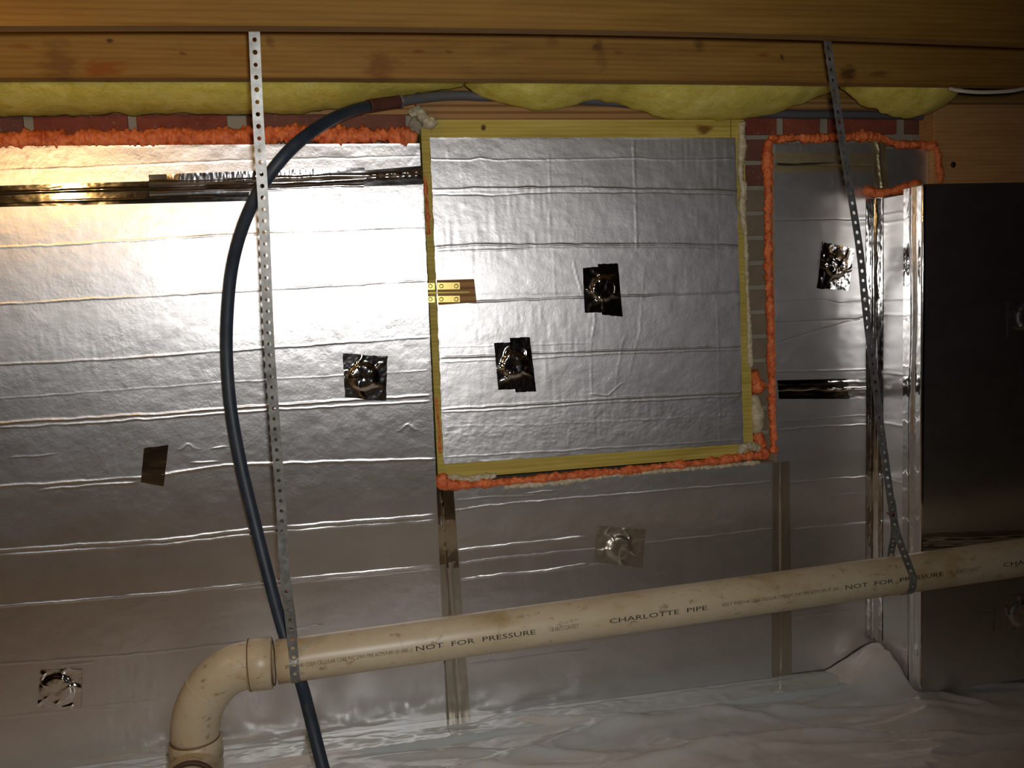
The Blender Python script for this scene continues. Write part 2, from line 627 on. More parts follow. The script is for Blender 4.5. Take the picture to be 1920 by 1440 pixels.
def brick_px(x0, x1, y0, y1, mt):
    a, b = P(x0, y0, BRICK_Y), P(x1, y1, BRICK_Y)
    c = P(x0, y1, BRICK_Y)
    box('brick', a[0], b[0], BRICK_Y - random.uniform(0.0015, 0.004), BRICK_Y + 0.09, b[2], a[2], MAT[mt], wf, 0.003, 0.0012)


ct = 0.0665
for (x0, x1, mt) in ((-330, -150, 'brick'), (-138, 43, 'brick2'), (62, 238, 'brick'), (254, 424, 'brick'), (462, 610, 'brick2'), (624, 760, 'brick2')):
    a, b = P(x0, 218, BRICK_Y), P(x1, 218, BRICK_Y)
    for r in range(2):
        sh = 0.11 * (r % 2)
        box('brick', a[0] + sh, min(b[0] + sh, XL), BRICK_Y - random.uniform(0.001, 0.004), 0.14, ZTOP - ct * (r + 1) + 0.010, ZTOP - ct * r - 0.002,
            MAT[mt], wf, 0.003, 0.0012)
for (x0, x1, mt) in ((1398, 1456, 'brick'), (1469, 1537, 'brick'), (1553, 1680, 'brick'), (1697, 1800, 'brick2')):
    a, b = P(x0, 225, BRICK_Y), P(x1, 225, BRICK_Y)
    box('brick', max(a[0], XR), b[0], BRICK_Y - random.uniform(0.001, 0.004), 0.14, ZTOP - ct + 0.010, ZTOP - 0.004, MAT[mt], wf, 0.003, 0.0012)
for r in range(1, 14):
    mt = 'brick2' if r < 3 else ('brick3' if r % 2 else 'brick3')
    wd = 0.10 if r % 2 else 0.205
    box('brick', XR, XR + wd, BRICK_Y - random.uniform(0.0, 0.003), 0.14, ZTOP - ct * (r + 1) + 0.010, ZTOP - ct * r - 0.002, MAT[mt], wf, 0.003, 0.0012)

# wood plate that lies on the brick and bridges the hatch opening, rim board above it
pl = box('sill_plate', -3.0, 4.0, 0.062, 0.20, ZTOP, ZTOP + 0.040, MAT['lintel'], None, 0.002)
tag(pl, 'reddish-brown wooden plate with dark grain lines lying on the brick behind the insulation', 'plate')
lz = P(1000, 226, 0.03)[2]
lt = box('lintel_board', P(780, 200, 0.03)[0], P(1398, 230, 0.03)[0], 0.028, 0.06, lz, ZTOP + 0.04, MAT['lintel'], None, 0.002)
tag(lt, 'brown striped board above the yellow hatch frame, behind drooping insulation', 'board')
rim = box('wall_rim', -3.0, 4.0, 0.10, 0.14, ZTOP + 0.040, 1.795, MAT['joist'], None, 0.002)
rim['kind'] = 'structure'


# joists, slightly crowned as the photo shows them
def joist(name, pxpts, Y, label, mt, thick=0.04, x0=-3.0, x1=4.0):
    pts = np.array([P(x, y, Y) for x, y in pxpts])
    cf = np.polyfit(pts[:, 0], pts[:, 2], 2)
    xs = np.concatenate([[x0], np.linspace(-0.9, 2.2, 24), [x1]])
    zz = np.polyval(cf, np.clip(xs, -0.8, 2.0))
    b = 0.0035
    prof = [(0, 1.795, 1), (0, b, 0), (b, 0, 0), (thick - b, 0, 0), (thick, b, 0), (thick, 1.795, 1)]
    vs, fs = [], []
    for x, z in zip(xs, zz):
        for py, pz, ab in prof:
            vs.append((x, Y + py, pz if ab else z + pz))
    k = len(prof)
    for i in range(len(xs) - 1):
        for j in range(k):
            j2 = (j + 1) % k
            fs.append((i * k + j, (i + 1) * k + j, (i + 1) * k + j2, i * k + j2))
    fs += [tuple(range(k)), tuple(range(len(xs) * k - 1, (len(xs) - 1) * k - 1, -1))]
    o = raw(name, vs, fs, MAT[mt])
    return tag(o, label, 'joist')


J1Y, J2Y = -0.63, -0.27
joist('floor_joist', [(0, 48), (320, 47), (640, 47), (960, 52), (1280, 59), (1600, 68), (1920, 79)], J1Y, 'bare wood floor joist that both perforated steel straps hang from', 'joist_plain')
joist('floor_joist', [(0, 145), (640, 145), (1280, 151), (1900, 160)], J2Y, 'knotty wood floor joist running just above the yellow insulation', 'joist_knotty')

# plywood girder box resting on the pier
gx0 = P(1751, 260, -0.02)[0]
gb = box('plywood_girder', gx0, 3.2, -0.02, 0.045, P(1733, 345, PIER_Y)[2] - 0.02, P(1800, 160, -0.23)[2] - 0.002, MAT['ply'], None, 0.002)
tag(gb, 'reddish-brown plywood faced girder end beside the right brick course, with one dark knot', 'girder')
kn = P(1787, 309, -0.0205)
lathe('knot', [(0, 0.0), (0, 0.008), (0.003, 0.007), (0.003, 0)], (kn[0], -0.0215, kn[2]), (0, 1, 0), MAT['dark'], gb)


# ------------------------------------------------------------------ insulation
def batt(name, edge_px, Y, label, seed, x_cut=None, rough=0.019, back=0.05):
    e = np.array([P(x, y, Y) for x, y in edge_px])
    xs = np.linspace(e[0][0], e[-1][0], max(40, int((e[-1][0] - e[0][0]) / 0.010)))
    zb = np.interp(xs, e[:, 0], e[:, 2])
    zb = zb + 0.0035 * n2(xs * 45, xs * 0, seed + 50, 3)
    # cross-section around: from front-top down to the lower edge and back up
    prof = [(-0.170, 0.26), (-0.172, 0.17), (-0.170, 0.115), (-0.160, 0.085), (-0.148, 0.062), (-0.128, 0.040), (-0.100, 0.022), (-0.068, 0.010), (-0.035, 0.003), (0.0, 0.0), (0.015, 0.004), (0.028, 0.02), (0.034, 0.06), (0.036, 0.26)]
    s = np.linspace(0, 1, 60)
    pp = np.array(prof)
    L = np.concatenate([[0], np.cumsum(np.linalg.norm(np.diff(pp, axis=0), axis=1))])
    L /= L[-1]
    py = np.interp(s, L, pp[:, 0])
    pz = np.interp(s, L, pp[:, 1])
    X = np.repeat(xs[:, None], 60, 1)
    Yv = Y + np.repeat(py[None], len(xs), 0)
    topz = 1.79
    fr = pz / 0.26
    Z = zb[:, None] + np.clip(fr, 0, 1)[None] * np.minimum(0.22, topz - zb)[:, None]
    V = np.stack([X, Yv, Z], -1)
    n1 = fbm(V * 21.0, 3, seed)
    n2_ = fbm(V * 55.0, 2, seed + 5)
    V[..., 1] -= (n1 * rough + n2_ * 0.007) * (1 - np.abs(s - 0.5) * 0.6)
    V[..., 2] += n1 * rough * 0.6 * np.clip(fr * 4, 0.15, 1)[None] + n2_ * 0.002
    V[..., 1] = np.clip(V[..., 1], J2Y + 0.042, back)
    V[..., 2] = np.minimum(V[..., 2], topz)
    # closed ends
    c0 = V[:1].mean(axis=1, keepdims=True) + np.zeros_like(V[:1])
    c1 = V[-1:].mean(axis=1, keepdims=True) + np.zeros_like(V[:1])
    V = np.concatenate([c0, V, c1], 0)
    o = grid(name, V, MAT['insul'])
    return tag(o, label, 'insulation', 'insulation batts under the floor')


batt('insulation_batt', [(-420, 222), (-200, 220), (0, 218), (200, 215), (300, 213), (440, 214), (560, 213), (640, 204), (700, 188), (760, 178), (830, 168), (868, 162)], -0.02,
     'yellow fibreglass batt resting on the long red brick course and the curved hose', 3)
batt('insulation_batt', [(872, 161), (884, 168), (905, 182), (940, 193), (975, 203), (1015, 208), (1050, 203), (1085, 194), (1120, 189), (1155, 190), (1190, 202), (1230, 216), (1270, 225), (1330, 223), (1400, 222), (1450, 214), (1490, 200), (1520, 188), (1550, 176), (1564, 168)], -0.02,
     'yellow fibreglass batt drooping over the brown board above the hatch', 21, back=0.022)
batt('insulation_batt', [(1584, 170), (1600, 182), (1630, 199), (1660, 214), (1690, 221), (1715, 222), (1742, 213), (1750, 195)], -0.07,
     'yellow fibreglass tuft beside the plywood girder', 40)


# ------------------------------------------------------------------ foil faced foam boards
def PT(x, y, Y, tilt):
    """point at a photo pixel on a board face that leans into the room by tilt per metre of height"""
    p = P(x, y, Y)
    for _ in range(3 if tilt else 0):
        p = P(x, y, Y - tilt * p[2])
    return p


def crease_field(X, Z, creases, Y, seed, tilt=0.0):
    """height towards the room (metres) from pressed creases, each (kind, px polyline, amp mm, width mm)"""
    H = np.zeros_like(X)
    for k, (kind, pts, amp, wid) in enumerate(creases):
        w = np.array([PT(x, y, Y, tilt) for x, y in pts])
        if kind == 'h':
            a, b, A, B = w[:, 0], w[:, 2], X, Z
        else:
            a, b, A, B = w[:, 2], w[:, 0], Z, X
        o = np.argsort(a)
        a, b = a[o], b[o]
        c = np.interp(A, a, b)
        wob = n2(A * 28, np.zeros_like(A), seed + k * 7, 2) * 0.0022
        wob = wob + n2(A * 95, np.zeros_like(A), seed + k * 3 + 1, 2) * 0.0007
        d = (B - c - wob) / (0.68 * wid / 1000)
        ends = np.clip((A - a[0]) / 0.02 + 0.5, 0, 1) * np.clip((a[-1] - A) / 0.02 + 0.5, 0, 1)
        m = 0.75 + 0.5 * n2(A * 14, np.zeros_like(A), seed + k * 5 + 2, 2)
        H += ends * m * 0.8 * amp / 1000 * np.exp(-d * d)
    return H


def foil_board(name, label, x0, x1, z0, z1, Y, thick, creases, seed, dx=0.0040, dz=0.0016, amp=1.0, cat='board', cuts=None, group='foil-faced foam boards', edge_jit=0.0008, tilt=0.0, fm='foil'):
    t = thing(name, label, cat, ((x0 + x1) / 2, Y, z0), group)
    e = 0.0006
    fc = box('foam_core', x0 + e, x1 - e, Y + 0.001, Y + thick, z0 + e, z1 - e, MAT['core'], t)
    for vv in fc.data.vertices:
        vv.co.y -= tilt * vv.co.z
    nx, nz = int((x1 - x0) / dx) + 2, int((z1 - z0) / dz) + 2
    xs, zs = np.linspace(x0, x1, nx), np.linspace(z0, z1, nz)
    X, Z = np.meshgrid(xs, zs)
    H = crease_field(X, Z, creases, Y, seed, tilt)
    H += amp * (0.00085 * n2(X * 5, Z * 7, seed, 2) + 0.00032 * n2(X * 34, Z * 40, seed + 3, 2)
                + 0.00020 * n2(X * 120, Z * 26, seed + 9, 1) * (0.4 + 0.8 * n2(X * 4, Z * 9, seed + 11, 1)))
    edge = np.minimum(np.minimum(X - x0, x1 - X), np.minimum(Z - z0, z1 - Z))
    H *= np.clip(edge / 0.004, 0.1, 1)
    Xo = X + (X == x0) * edge_jit * n2(Z * 90, Z * 0, seed + 4, 2) + (X == x1) * edge_jit * n2(Z * 90, Z * 0, seed + 6, 2)
    V = np.stack([Xo, Y - np.maximum(H, -0.0009) - 0.0002 - tilt * Z, Z], -1)
    grid('foil_face', V, MAT[fm], t)
    return t


TILT = 0.036                        # the left boards lean a little into the room
ZS = P(400, 352, -0.037)[2]             # seam between the two left boards
XB = P(800, 500, -0.03)[0] - 0.001      # right edge of the left boards
XS = P(838, 1000, 0)[0]             # seam of the lower boards
left_cr = [
    ('h', [(-300, 483), (0, 465), (420, 441), (800, 429)], 0.7, 3.0),
    ('h', [(-300, 590), (0, 571), (420, 547), (800, 526)], 0.9, 3.0),
    ('h', [(-300, 700), (0, 684), (230, 672), (420, 658), (800, 632)], 1.0, 3.4),
    ('h', [(-300, 770), (0, 748), (420, 717), (800, 695)], 0.35, 2.5),
    ('h', [(-300, 815), (0, 793), (300, 776), (420, 766), (800, 741)], 1.9, 3.6),
    ('h', [(0, 803), (300, 784), (420, 774), (800, 752)], 1.0, 3.2),
    ('h', [(-300, 932), (0, 912), (270, 895), (420, 872), (815, 860)], 1.5, 4.0),
    ('h', [(80, 918), (250, 905)], 1.2, 3.0),
    ('h', [(-300, 1060), (0, 1031), (300, 1012), (500, 989), (812, 966)], 1.7, 3.4),
    ('h', [(-300, 1070), (0, 1041), (300, 1022), (500, 999), (812, 976)], 1.3, 3.0),
    ('h', [(-300, 1165), (0, 1137), (300, 1113), (540, 1086), (812, 1060)], 1.8, 3.6),
    ('h', [(440, 1104), (540, 1094), (812, 1066)], 1.1, 2.8),
    ('h', [(-300, 1270), (0, 1246), (300, 1222), (460, 1203)], 1.0, 3.0),
    ('h', [(120, 1246), (172, 1241)], 1.3, 2.6),
    ('h', [(525, 1184), (600, 1172)], 1.3, 2.6),
    ('h', [(-300, 1360), (0, 1346), (300, 1312)], 0.5, 4.0),
    ('h', [(165, 1331), (212, 1329)], 1.2, 2.6),
    ('h', [(400, 841), (422, 837)], 1.2, 2.6),
    ('h', [(362, 868), (405, 865)], 1.2, 2.6),
    ('h', [(340, 842), (352, 832), (368, 842)], 1.4, 2.6),
    ('h', [(750, 808), (764, 795), (778, 806)], 1.5, 2.8),
    ('h', [(20, 858), (100, 852)], 0.6, 2.6),
    ('v', [(692, 632), (694, 665)], 0.4, 2.5),
]
foil_board('foil_foam_board', 'large silver foil-faced foam board left of the hatch, behind the hose', -1.25, XB, 0.004, ZS, 0.0, 0.046, left_cr, 11, tilt=TILT)
top_cr = [
    ('h', [(-300, 335), (0, 321), (400, 302), (790, 292)], 0.35, 2.5),
    ('v', [(50, 280), (66, 345)], 0.5, 2.5), ('v', [(127, 270), (128, 345)], 0.5, 2.5), ('v', [(162, 275), (164, 340)], 0.4, 2.5),
    ('v', [(88, 276), (96, 297)], 0.8, 2.5), ('v', [(307, 276), (308, 300)], 0.4, 2.0), ('v', [(760, 270), (745, 320)], 0.8, 3.0), ('v', [(790, 270), (762, 315)], 0.5, 3.0)]
foil_board('foil_foam_board', 'narrow foil-faced foam strip between the long orange foam bead and the crumpled tape', -1.25, XB - 0.004, ZS + 0.003, P(300, 272, -0.052)[2], 0.0, 0.046, top_cr, 23, tilt=TILT)
low_cr = [
    ('h', [(853, 957), (940, 945), (1120, 930), (1300, 915), (1450, 903)], 0.9, 3.0),
    ('h', [(855, 938), (930, 932), (1000, 929)], 0.5, 3.0), ('h', [(985, 925), (1040, 920)], 0.8, 2.6),
    ('h', [(858, 1032), (940, 1022), (1092, 1007)], 1.7, 3.0),
    ('h', [(860, 1056), (935, 1046), (1115, 1029), (1300, 1008), (1450, 991)], 0.9, 2.6),
    ('h', [(862, 1086), (900, 1082)], 1.5, 2.8), ('h', [(895, 1081), (1020, 1069), (1100, 1057)], 1.4, 2.8),
    ('h', [(1020, 1071), (1130, 1056), (1145, 1055)], 0.8, 2.6), ('h', [(1220, 1078), (1300, 1058), (1450, 1005)], 0.4, 2.4),
    ('h', [(880, 1245), (1000, 1230), (1100, 1218)], 0.8, 2.6), ('h', [(940, 1325), (1000, 1313), (1060, 1305)], 0.6, 3.0),
    ('v', [(940, 910), (947, 1020), (948, 1050), (932, 1102)], 0.6, 2.4), ('v', [(1088, 930), (1100, 1100), (1105, 1330)], 0.2, 2.4), ('v', [(1260, 1200), (1265, 1300)], 0.15, 2.4)]
ZLOW = P(1100, 893, 0)[2]
XM = P(1456, 1100, 0)[0]
foil_board('foil_foam_board', 'foil-faced foam board below the hatch, behind the printed pipe', XS, XM - 0.001, 0.004, ZLOW, 0.0, 0.046, low_cr, 37)
XRB = P(1453, 600, 0)[0]
ZTB = P(1540, 313, 0)[2]
right_cr = [('h', [(1455, 413), (1530, 411), (1630, 411)], -0.9, 2.2), ('h', [(1455, 503), (1630, 501)], -0.4, 2.2), ('h', [(1455, 565), (1540, 562), (1570, 568), (1630, 565)], -0.6, 2.2),
            ('h', [(1455, 605), (1540, 601), (1630, 597)], -1.0, 2.4), ('h', [(1458, 643), (1540, 617), (1625, 594)], -0.8, 2.2), ('h', [(1458, 697), (1630, 692)], 0.8, 2.6),
            ('h', [(1462, 790), (1630, 778)], 0.5, 2.4), ('h', [(1462, 806), (1540, 800), (1630, 796)], 0.9, 2.6), ('h', [(1470, 905), (1540, 900), (1630, 893)], 1.2, 2.6),
            ('h', [(1540, 935), (1580, 927), (1630, 925)], 0.7, 2.4), ('h', [(1490, 993), (1560, 986), (1630, 980)], 1.2, 2.6), ('h', [(1500, 1018), (1630, 1010)], 0.5, 2.4),
            ('h', [(1585, 1052), (1615, 1012)], 0.7, 2.6), ('v', [(1562, 325), (1563, 350)], 0.6, 2.0), ('h', [(1460, 1160), (1630, 1140)], 0.5, 3), ('v', [(1575, 1205), (1568, 1232)], 0.8, 2.4), ('v', [(1518, 1208), (1514, 1230)], 0.8, 2.4)]
foil_board('foil_foam_board', 'tall narrow foil-faced foam board in the inner corner beside the pier', XRB, PIER_X - 0.002, 0.012, ZTB, 0.0, 0.046, right_cr, 51, dx=0.003, amp=0.8, fm='foil_right')
foil_board('foil_foam_board', 'short foil-faced foam strip under the orange bead at the corner, beside the dull tape', XRB, P(1640, 300, 0)[0], ZTB + 0.002, P(1540, 268, 0)[2], 0.0, 0.046, [], 58, dx=0.003, fm='foil_right')
foil_board('foil_foam_board', 'small foil-faced foam piece above the pier next to the plywood girder', P(1641, 300, 0)[0], gx0 - 0.001, P(1700, 352, 0)[2], P(1700, 279, 0)[2], 0.0, 0.046, [('v', [(1735, 285), (1735, 345)], 0.3, 2.0)], 59, dx=0.003, fm='foil_right')
pz_top = P(1733, 345, PIER_Y)[2]
pz_mid = P(1800, 1006, PIER_Y)[2]
pier_cr = [('v', [(1818, 350), (1812, 700), (1806, 990)], 0.25, 2.5), ('v', [(1803, 880), (1803, 985)], 0.7, 2.0), ('v', [(1800, 470), (1798, 600)], 0.2, 2.2)]
foil_board('foil_foam_board', 'dark reflecting tall foil-faced board on the front of the pier above the pipe', PIER_X, 2.6, pz_mid + 0.001, pz_top, PIER_Y, 0.05, pier_cr, 61, dx=0.008, dz=0.006, amp=0.9, fm='foil_pier')
pier_cr2 = [('v', [(1881, 1085), (1881, 1122)], 0.8, 2.0), ('v', [(1880, 1185), (1879, 1245)], 0.9, 2.0), ('h', [(1843, 1147), (1880, 1141), (1930, 1132)], -1.6, 2.6), ('h', [(1856, 1182), (1880, 1170), (1930, 1155)], -1.6, 2.6), ('h', [(1878, 1124), (1895, 1130), (1925, 1120)], -1.2, 2.4)]
foil_board('foil_foam_board', 'dark reflecting low foil-faced board on the front of the pier below the pipe', PIER_X, 2.6, 0.012, pz_mid - 0.001, PIER_Y, 0.05, pier_cr2, 67, dx=0.004, dz=0.003, amp=0.9, fm='foil_pier')


# side board of the pier (faces left)
def pier_side():
    t = thing('foil_foam_board', 'slim foil-faced foam board on the side of the pier facing the hatch', 'board', (PIER_X, -0.1, 0.0), 'foil-faced foam boards')
    z0, z1 = 0.012, PX(1690, 366, PIER_X)[2]
    box('foam_core', PIER_X + 0.001, PIER_X + 0.045, PIER_Y + 0.052, -0.001, z0, z1, MAT['core'], t)
    ys, zs = np.linspace(PIER_Y + 0.001, -0.001, 60), np.linspace(z0, z1, 420)
    Yg, Zg = np.meshgrid(ys, zs)
    H = 0.0007 * n2(Yg * 6, Zg * 7, 71, 2) + 0.00025 * n2(Yg * 40, Zg * 40, 72, 2)
    for zpx in (402, 417, 560, 590, 700, 795, 900):
        zc = PX(1670, zpx, PIER_X)[2]
        H += 0.0006 * np.exp(-((Zg - zc + 0.002 * n2(Yg * 30, Yg * 0, zpx)) / 0.0025) ** 2)
    V = np.stack([PIER_X - np.maximum(H, -0.0008) - 0.0003, Yg, Zg], -1)
    grid('foil_face', V[:, ::-1], MAT['foil_side'], t)


pier_side()
pm = box('wall_pier', PIER_X + 0.052, 2.6, PIER_Y + 0.055, 0.048, -0.03, pz_top - 0.022, MAT['block'])
pm['kind'] = 'structure'

# ------------------------------------------------------------------ the hatch
HX0, HX1 = P(806, 258, -0.012)[0], P(1380, 300, -0.012)[0]
HZ0, HZ1 = P(1100, 851, -0.012)[2], P(1100, 256, -0.012)[2]
HX1b = P(1392, 800, -0.012)[0]
hatch = thing('access_hatch', 'foil-covered access hatch door with two black tape patches, in a yellow wood frame', 'hatch', ((HX0 + HX1) / 2, 0, HZ0))
hatch_cr = [
    ('h', [(800, 298), (870, 300), (900, 296), (930, 300), (1010, 299), (1190, 296), (1250, 300), (1380, 299)], 0.7, 2.4),
    ('h', [(800, 357), (900, 353), (1100, 352), (1190, 355), (1390, 359)], 1.6, 3.6), ('h', [(815, 364), (930, 366), (1000, 361), (1200, 360), (1390, 364)], -0.9, 2.6),
    ('h', [(815, 463), (900, 459), (1000, 460), (1190, 458), (1390, 461)], 1.8, 3.8), ('h', [(820, 472), (1000, 466), (1190, 465), (1390, 467)], 0.9, 3.0),
    ('h', [(880, 566), (1000, 561), (1100, 557), (1390, 547)], 1.6, 3.0), ('h', [(900, 551), (1100, 549)], 0.4, 2.4),
    ('h', [(825, 651), (920, 648), (1100, 643)], 0.4, 2.4), ('h', [(828, 671), (1000, 661), (1100, 658), (1390, 649)], 1.6, 3.2), ('h', [(828, 678), (1000, 672), (1120, 664), (1390, 655)], 0.8, 2.6),
    ('h', [(832, 766), (1000, 757), (1120, 748), (1390, 735)], 1.7, 3.4), ('h', [(832, 773), (960, 767), (1110, 756), (1390, 742)], 0.9, 2.8),
    ('h', [(835, 800), (1000, 797), (1390, 778)], 0.3, 4.0), ('h', [(835, 857), (1000, 848), (1390, 825)], 0.5, 3.0),
    ('v', [(1188, 258), (1191, 360), (1195, 466)], 1.1, 2.4), ('v', [(863, 262), (868, 360)], 0.4, 2.4), ('v', [(1029, 285), (1033, 455)], 0.5, 2.4), ('v', [(1342, 260), (1346, 600), (1350, 830)], 0.4, 2.4),
    ('v', [(880, 755), (883, 850)], 0.3, 2.4), ('v', [(1037, 470), (1042, 560)], 0.4, 2.4), ('v', [(838, 279), (839, 290)], 0.9, 2.2),
    ('v', [(1075, 490), (1082, 520), (1092, 555)], 0.8, 2.4), ('v', [(1113, 570), (1115, 600), (1108, 660), (1110, 740)], 0.8, 2.4), ('v', [(1208, 500), (1200, 620), (1180, 700)], 0.5, 2.4),
    ('v', [(1175, 620), (1165, 650), (1155, 720)], 0.6, 2.4), ('v', [(1068, 800), (1064, 850)], 0.5, 2.4), ('h', [(1110, 738), (1140, 742), (1165, 720)], 0.8, 2.4),
]


def hatch_panel():
    e = 0.0006
    tl, tr, br, bll = (P(806, 258, -0.012), P(1379, 258, -0.012), P(1394, 832, -0.012), P(832, 870, -0.012))
    nx, nz = 230, 520
    u, v = np.linspace(0, 1, nx), np.linspace(0, 1, nz)
    U, W_ = np.meshgrid(u, v)
    X = (bll[0] * (1 - U) + br[0] * U) * (1 - W_) + (tl[0] * (1 - U) + tr[0] * U) * W_
    Z = (bll[2] * (1 - U) + br[2] * U) * (1 - W_) + (tl[2] * (1 - U) + tr[2] * U) * W_
    H = crease_field(X, Z, hatch_cr, -0.012, 83)
    H += 0.0009 * n2(X * 5, Z * 7, 84, 2) + 0.00036 * n2(X * 34, Z * 40, 85, 2)
    H += 0.00030 * n2(X * 130, Z * 22, 86, 1) * np.clip(0.3 + 1.0 * n2(X * 4, Z * 9, 87, 1), 0, 1)
    lowz = P(1000, 800, 0)[2]
    H += 0.00030 * n2(X * 150, Z * 150, 88, 2) * np.exp(-((Z - lowz) / 0.06) ** 2)
    edge = np.minimum(np.minimum(U, 1 - U) * 0.8, np.minimum(W_, 1 - W_) * 0.8)
    H *= np.clip(edge / 0.004, 0.1, 1)
    jx = 0.002 * n2(Z * 60, Z * 0, 90, 2)
    X = X + jx * (U < 0.004) + jx * (U > 0.996)
    Z = Z + 0.0016 * n2(X * 70, X * 0, 91, 2) * ((W_ < 0.004) | (W_ > 0.996))
    grid('foil_face', np.stack([X, -0.0122 - np.maximum(H, -0.0009), Z], -1), MAT['foil_hatch'], hatch)
    prism('foam_core', [(tl[0] + e, tl[2] - e), (tr[0] - e, tr[2] - e), (br[0] - e, br[2] + e), (bll[0] + e, bll[2] + e)], -0.0112, 0.0005, MAT['core'], hatch)


hatch_panel()
box('door_leaf', HX0 + 0.034, HX1 - 0.034, 0.0005, 0.03, HZ0 + 0.034, HZ1 - 0.034, MAT['treated'], hatch)

fr = thing('hatch_frame', 'yellowish pine frame of four boards around the foil hatch', 'frame', ((HX0 + HX1) / 2, 0.05, HZ0 - 0.04))
FY = 0.003


def fb(px, dy=0.0, mt='treated'):
    q = [(P(x, y, FY)[0], P(x, y, FY)[2]) for x, y in px]
    return prism('frame_board', q, FY + dy, 0.09, MAT[mt], fr, 0.0015)


fb([(809, 224), (1370, 224), (1370, 262), (809, 262)], 0.001, 'treated_head')
fb([(789, 240), (807.5, 222), (840, 890), (822, 906)])
fb([(1371, 224), (1395, 224), (1413, 845), (1386, 845)])
fb([(833, 862), (1384, 824), (1412, 846), (1412, 853), (833, 899)], 0.002)
box('back_panel', XL, XR, 0.092, 0.11, HZ0 - 0.05, HZ1 + 0.06, MAT['dark'], fr)


# hinge set into a notch of the foil
hg = thing('brass_hinge', 'brass hinge with screws set in a wooden notch at the left edge of the hatch', 'hinge', tuple(P(850, 570, -0.014)))
HY = -0.0150


def pbox(name, px, y0, y1, mt, parent, bev=0.0):
    q = [(P(x, y, y0)[0], P(x, y, y0)[2]) for x, y in px]
    return prism(name, q, y0, y1, MAT[mt], parent, bev)


pbox('hinge_block', [(819, 525), (889, 523), (894, 567), (822, 572)], HY, -0.004, 'lintel', hg, 0.001)
for k, (ya, yb) in enumerate(((530, 543), (555, 567))):
    lf1 = pbox('leaf', [(820, ya), (862, ya - 0.5), (862.5, yb - 0.7), (820.5, yb)], HY - 0.002, HY, 'brass', hg, 0.0006)
    lf2 = pbox('leaf', [(801.5, ya + 1), (815, ya + 0.7), (815.5, yb), (802, yb + 0.4)], -0.004, 0.003, 'brass', hg, 0.0006)
    ym = (ya + yb) / 2
    for xx, yy, lf in ((827.5, HY - 0.002, lf1), (855.5, HY - 0.002, lf1), (807, -0.004, lf2)):
        c = P(xx, ym, yy)
        lathe('screw', [(0.0012, 0.0), (0.0006, 0.0022), (-0.0012, 0.0052), (0.0012, 0.0058), (0.0015, 0.0058)], tuple(c), (0, 1, 0), MAT['brass_dark'], lf, 16)
pbox('knuckle', [(802, 548), (880, 546.5), (880, 549), (802, 550.5)], HY - 0.003, HY, 'brass_dark', hg)


# ------------------------------------------------------------------ foil tape sheets
def tape_sheet(name, px, Y, off, parent=None, mt='tape', long_cr=(), wr=0.0006, seed=0, nu=120, nv=40, washer=None, jag=0.0, extra=None, cup=0.0, tilt=0.0):
    """px: TL, TR, BR, BL; long_cr: (v position 0..1, amp mm, width fraction, wobble)"""
    tl, tr, br, bll = [PT(x, y, Y, tilt) for x, y in px]
    u, v = np.linspace(0, 1, nu), np.linspace(0, 1, nv)
    U, W_ = np.meshgrid(u, v)
    if jag:
        Uj = U + jag * (n2(W_ * 7, W_ * 0, seed + 21, 2)) * (np.abs(U - 0.5) * 2) ** 6
        Wj = W_ + jag * (n2(U * 7, U * 0, seed + 22, 2)) * (np.abs(W_ - 0.5) * 2) ** 6
    else:
        Uj, Wj = U, W_
    V = ((tl[None, None] * (1 - Uj[..., None]) + tr[None, None] * Uj[..., None]) * (1 - Wj[..., None])
         + (bll[None, None] * (1 - Uj[..., None]) + br[None, None] * Uj[..., None]) * Wj[..., None])
    X, Z = V[..., 0], V[..., 2]
    H = np.zeros_like(X) + off
    for k, (vp, amp, wd, wob) in enumerate(long_cr):
        c = vp + wob * n2(U * 5, U * 0, seed + k * 3, 3)
        H += amp / 1000 * np.exp(-((W_ - c) / wd) ** 2) * (0.6 + 0.6 * n2(U * 9, U * 0, seed + k * 9 + 1, 2))
    if washer:
        H += wr * (n2(X * 45, Z * 45, seed + 31, 2) + 0.6 * np.abs(n2(X * 90, Z * 90, seed + 32, 2)))
    else:
        lu, lv = np.linalg.norm(tr - tl), np.linalg.norm(bll - tl)
        H += wr * (n2(U * lu * 16, W_ * lv * 70, seed + 31, 2) + 0.25 * n2(U * lu * 70, W_ * lv * 110, seed + 32, 2))
    if washer:
        cx, cz, r, h = washer
        wc = PT(cx, cz, Y, tilt)
        R = np.hypot(X - wc[0], Z - wc[2])
        ang = np.arctan2(Z - wc[2], X - wc[0])
        H += h / (1 + np.exp((R - r) / 0.0022)) * (1 + 0.12 * n2(X * 60, Z * 60, seed + 40, 2))
        spokes = np.abs(np.sin(ang * 2.5 + seed + 1.2 * n2(R * 60, ang, seed + 41, 1))) ** 14
        H += 0.0022 * spokes * np.exp(-((R - r * 1.25) / (0.55 * r)) ** 2)
        H += 0.0006 * n2(ang * 3.0, R * 80, seed + 42, 2) * np.exp(-((R - r) / 0.012) ** 2)
        H -= 0.0012 * np.exp(-(R / 0.008) ** 2)
    if extra is not None:
        H += extra(U, W_)
    if cup:
        H += cup * ((U - 0.5) * 2) ** 2
    V = V.copy()
    V[..., 1] = Y - H - tilt * Z
    return grid(name, V[::-1], MAT[mt], parent)


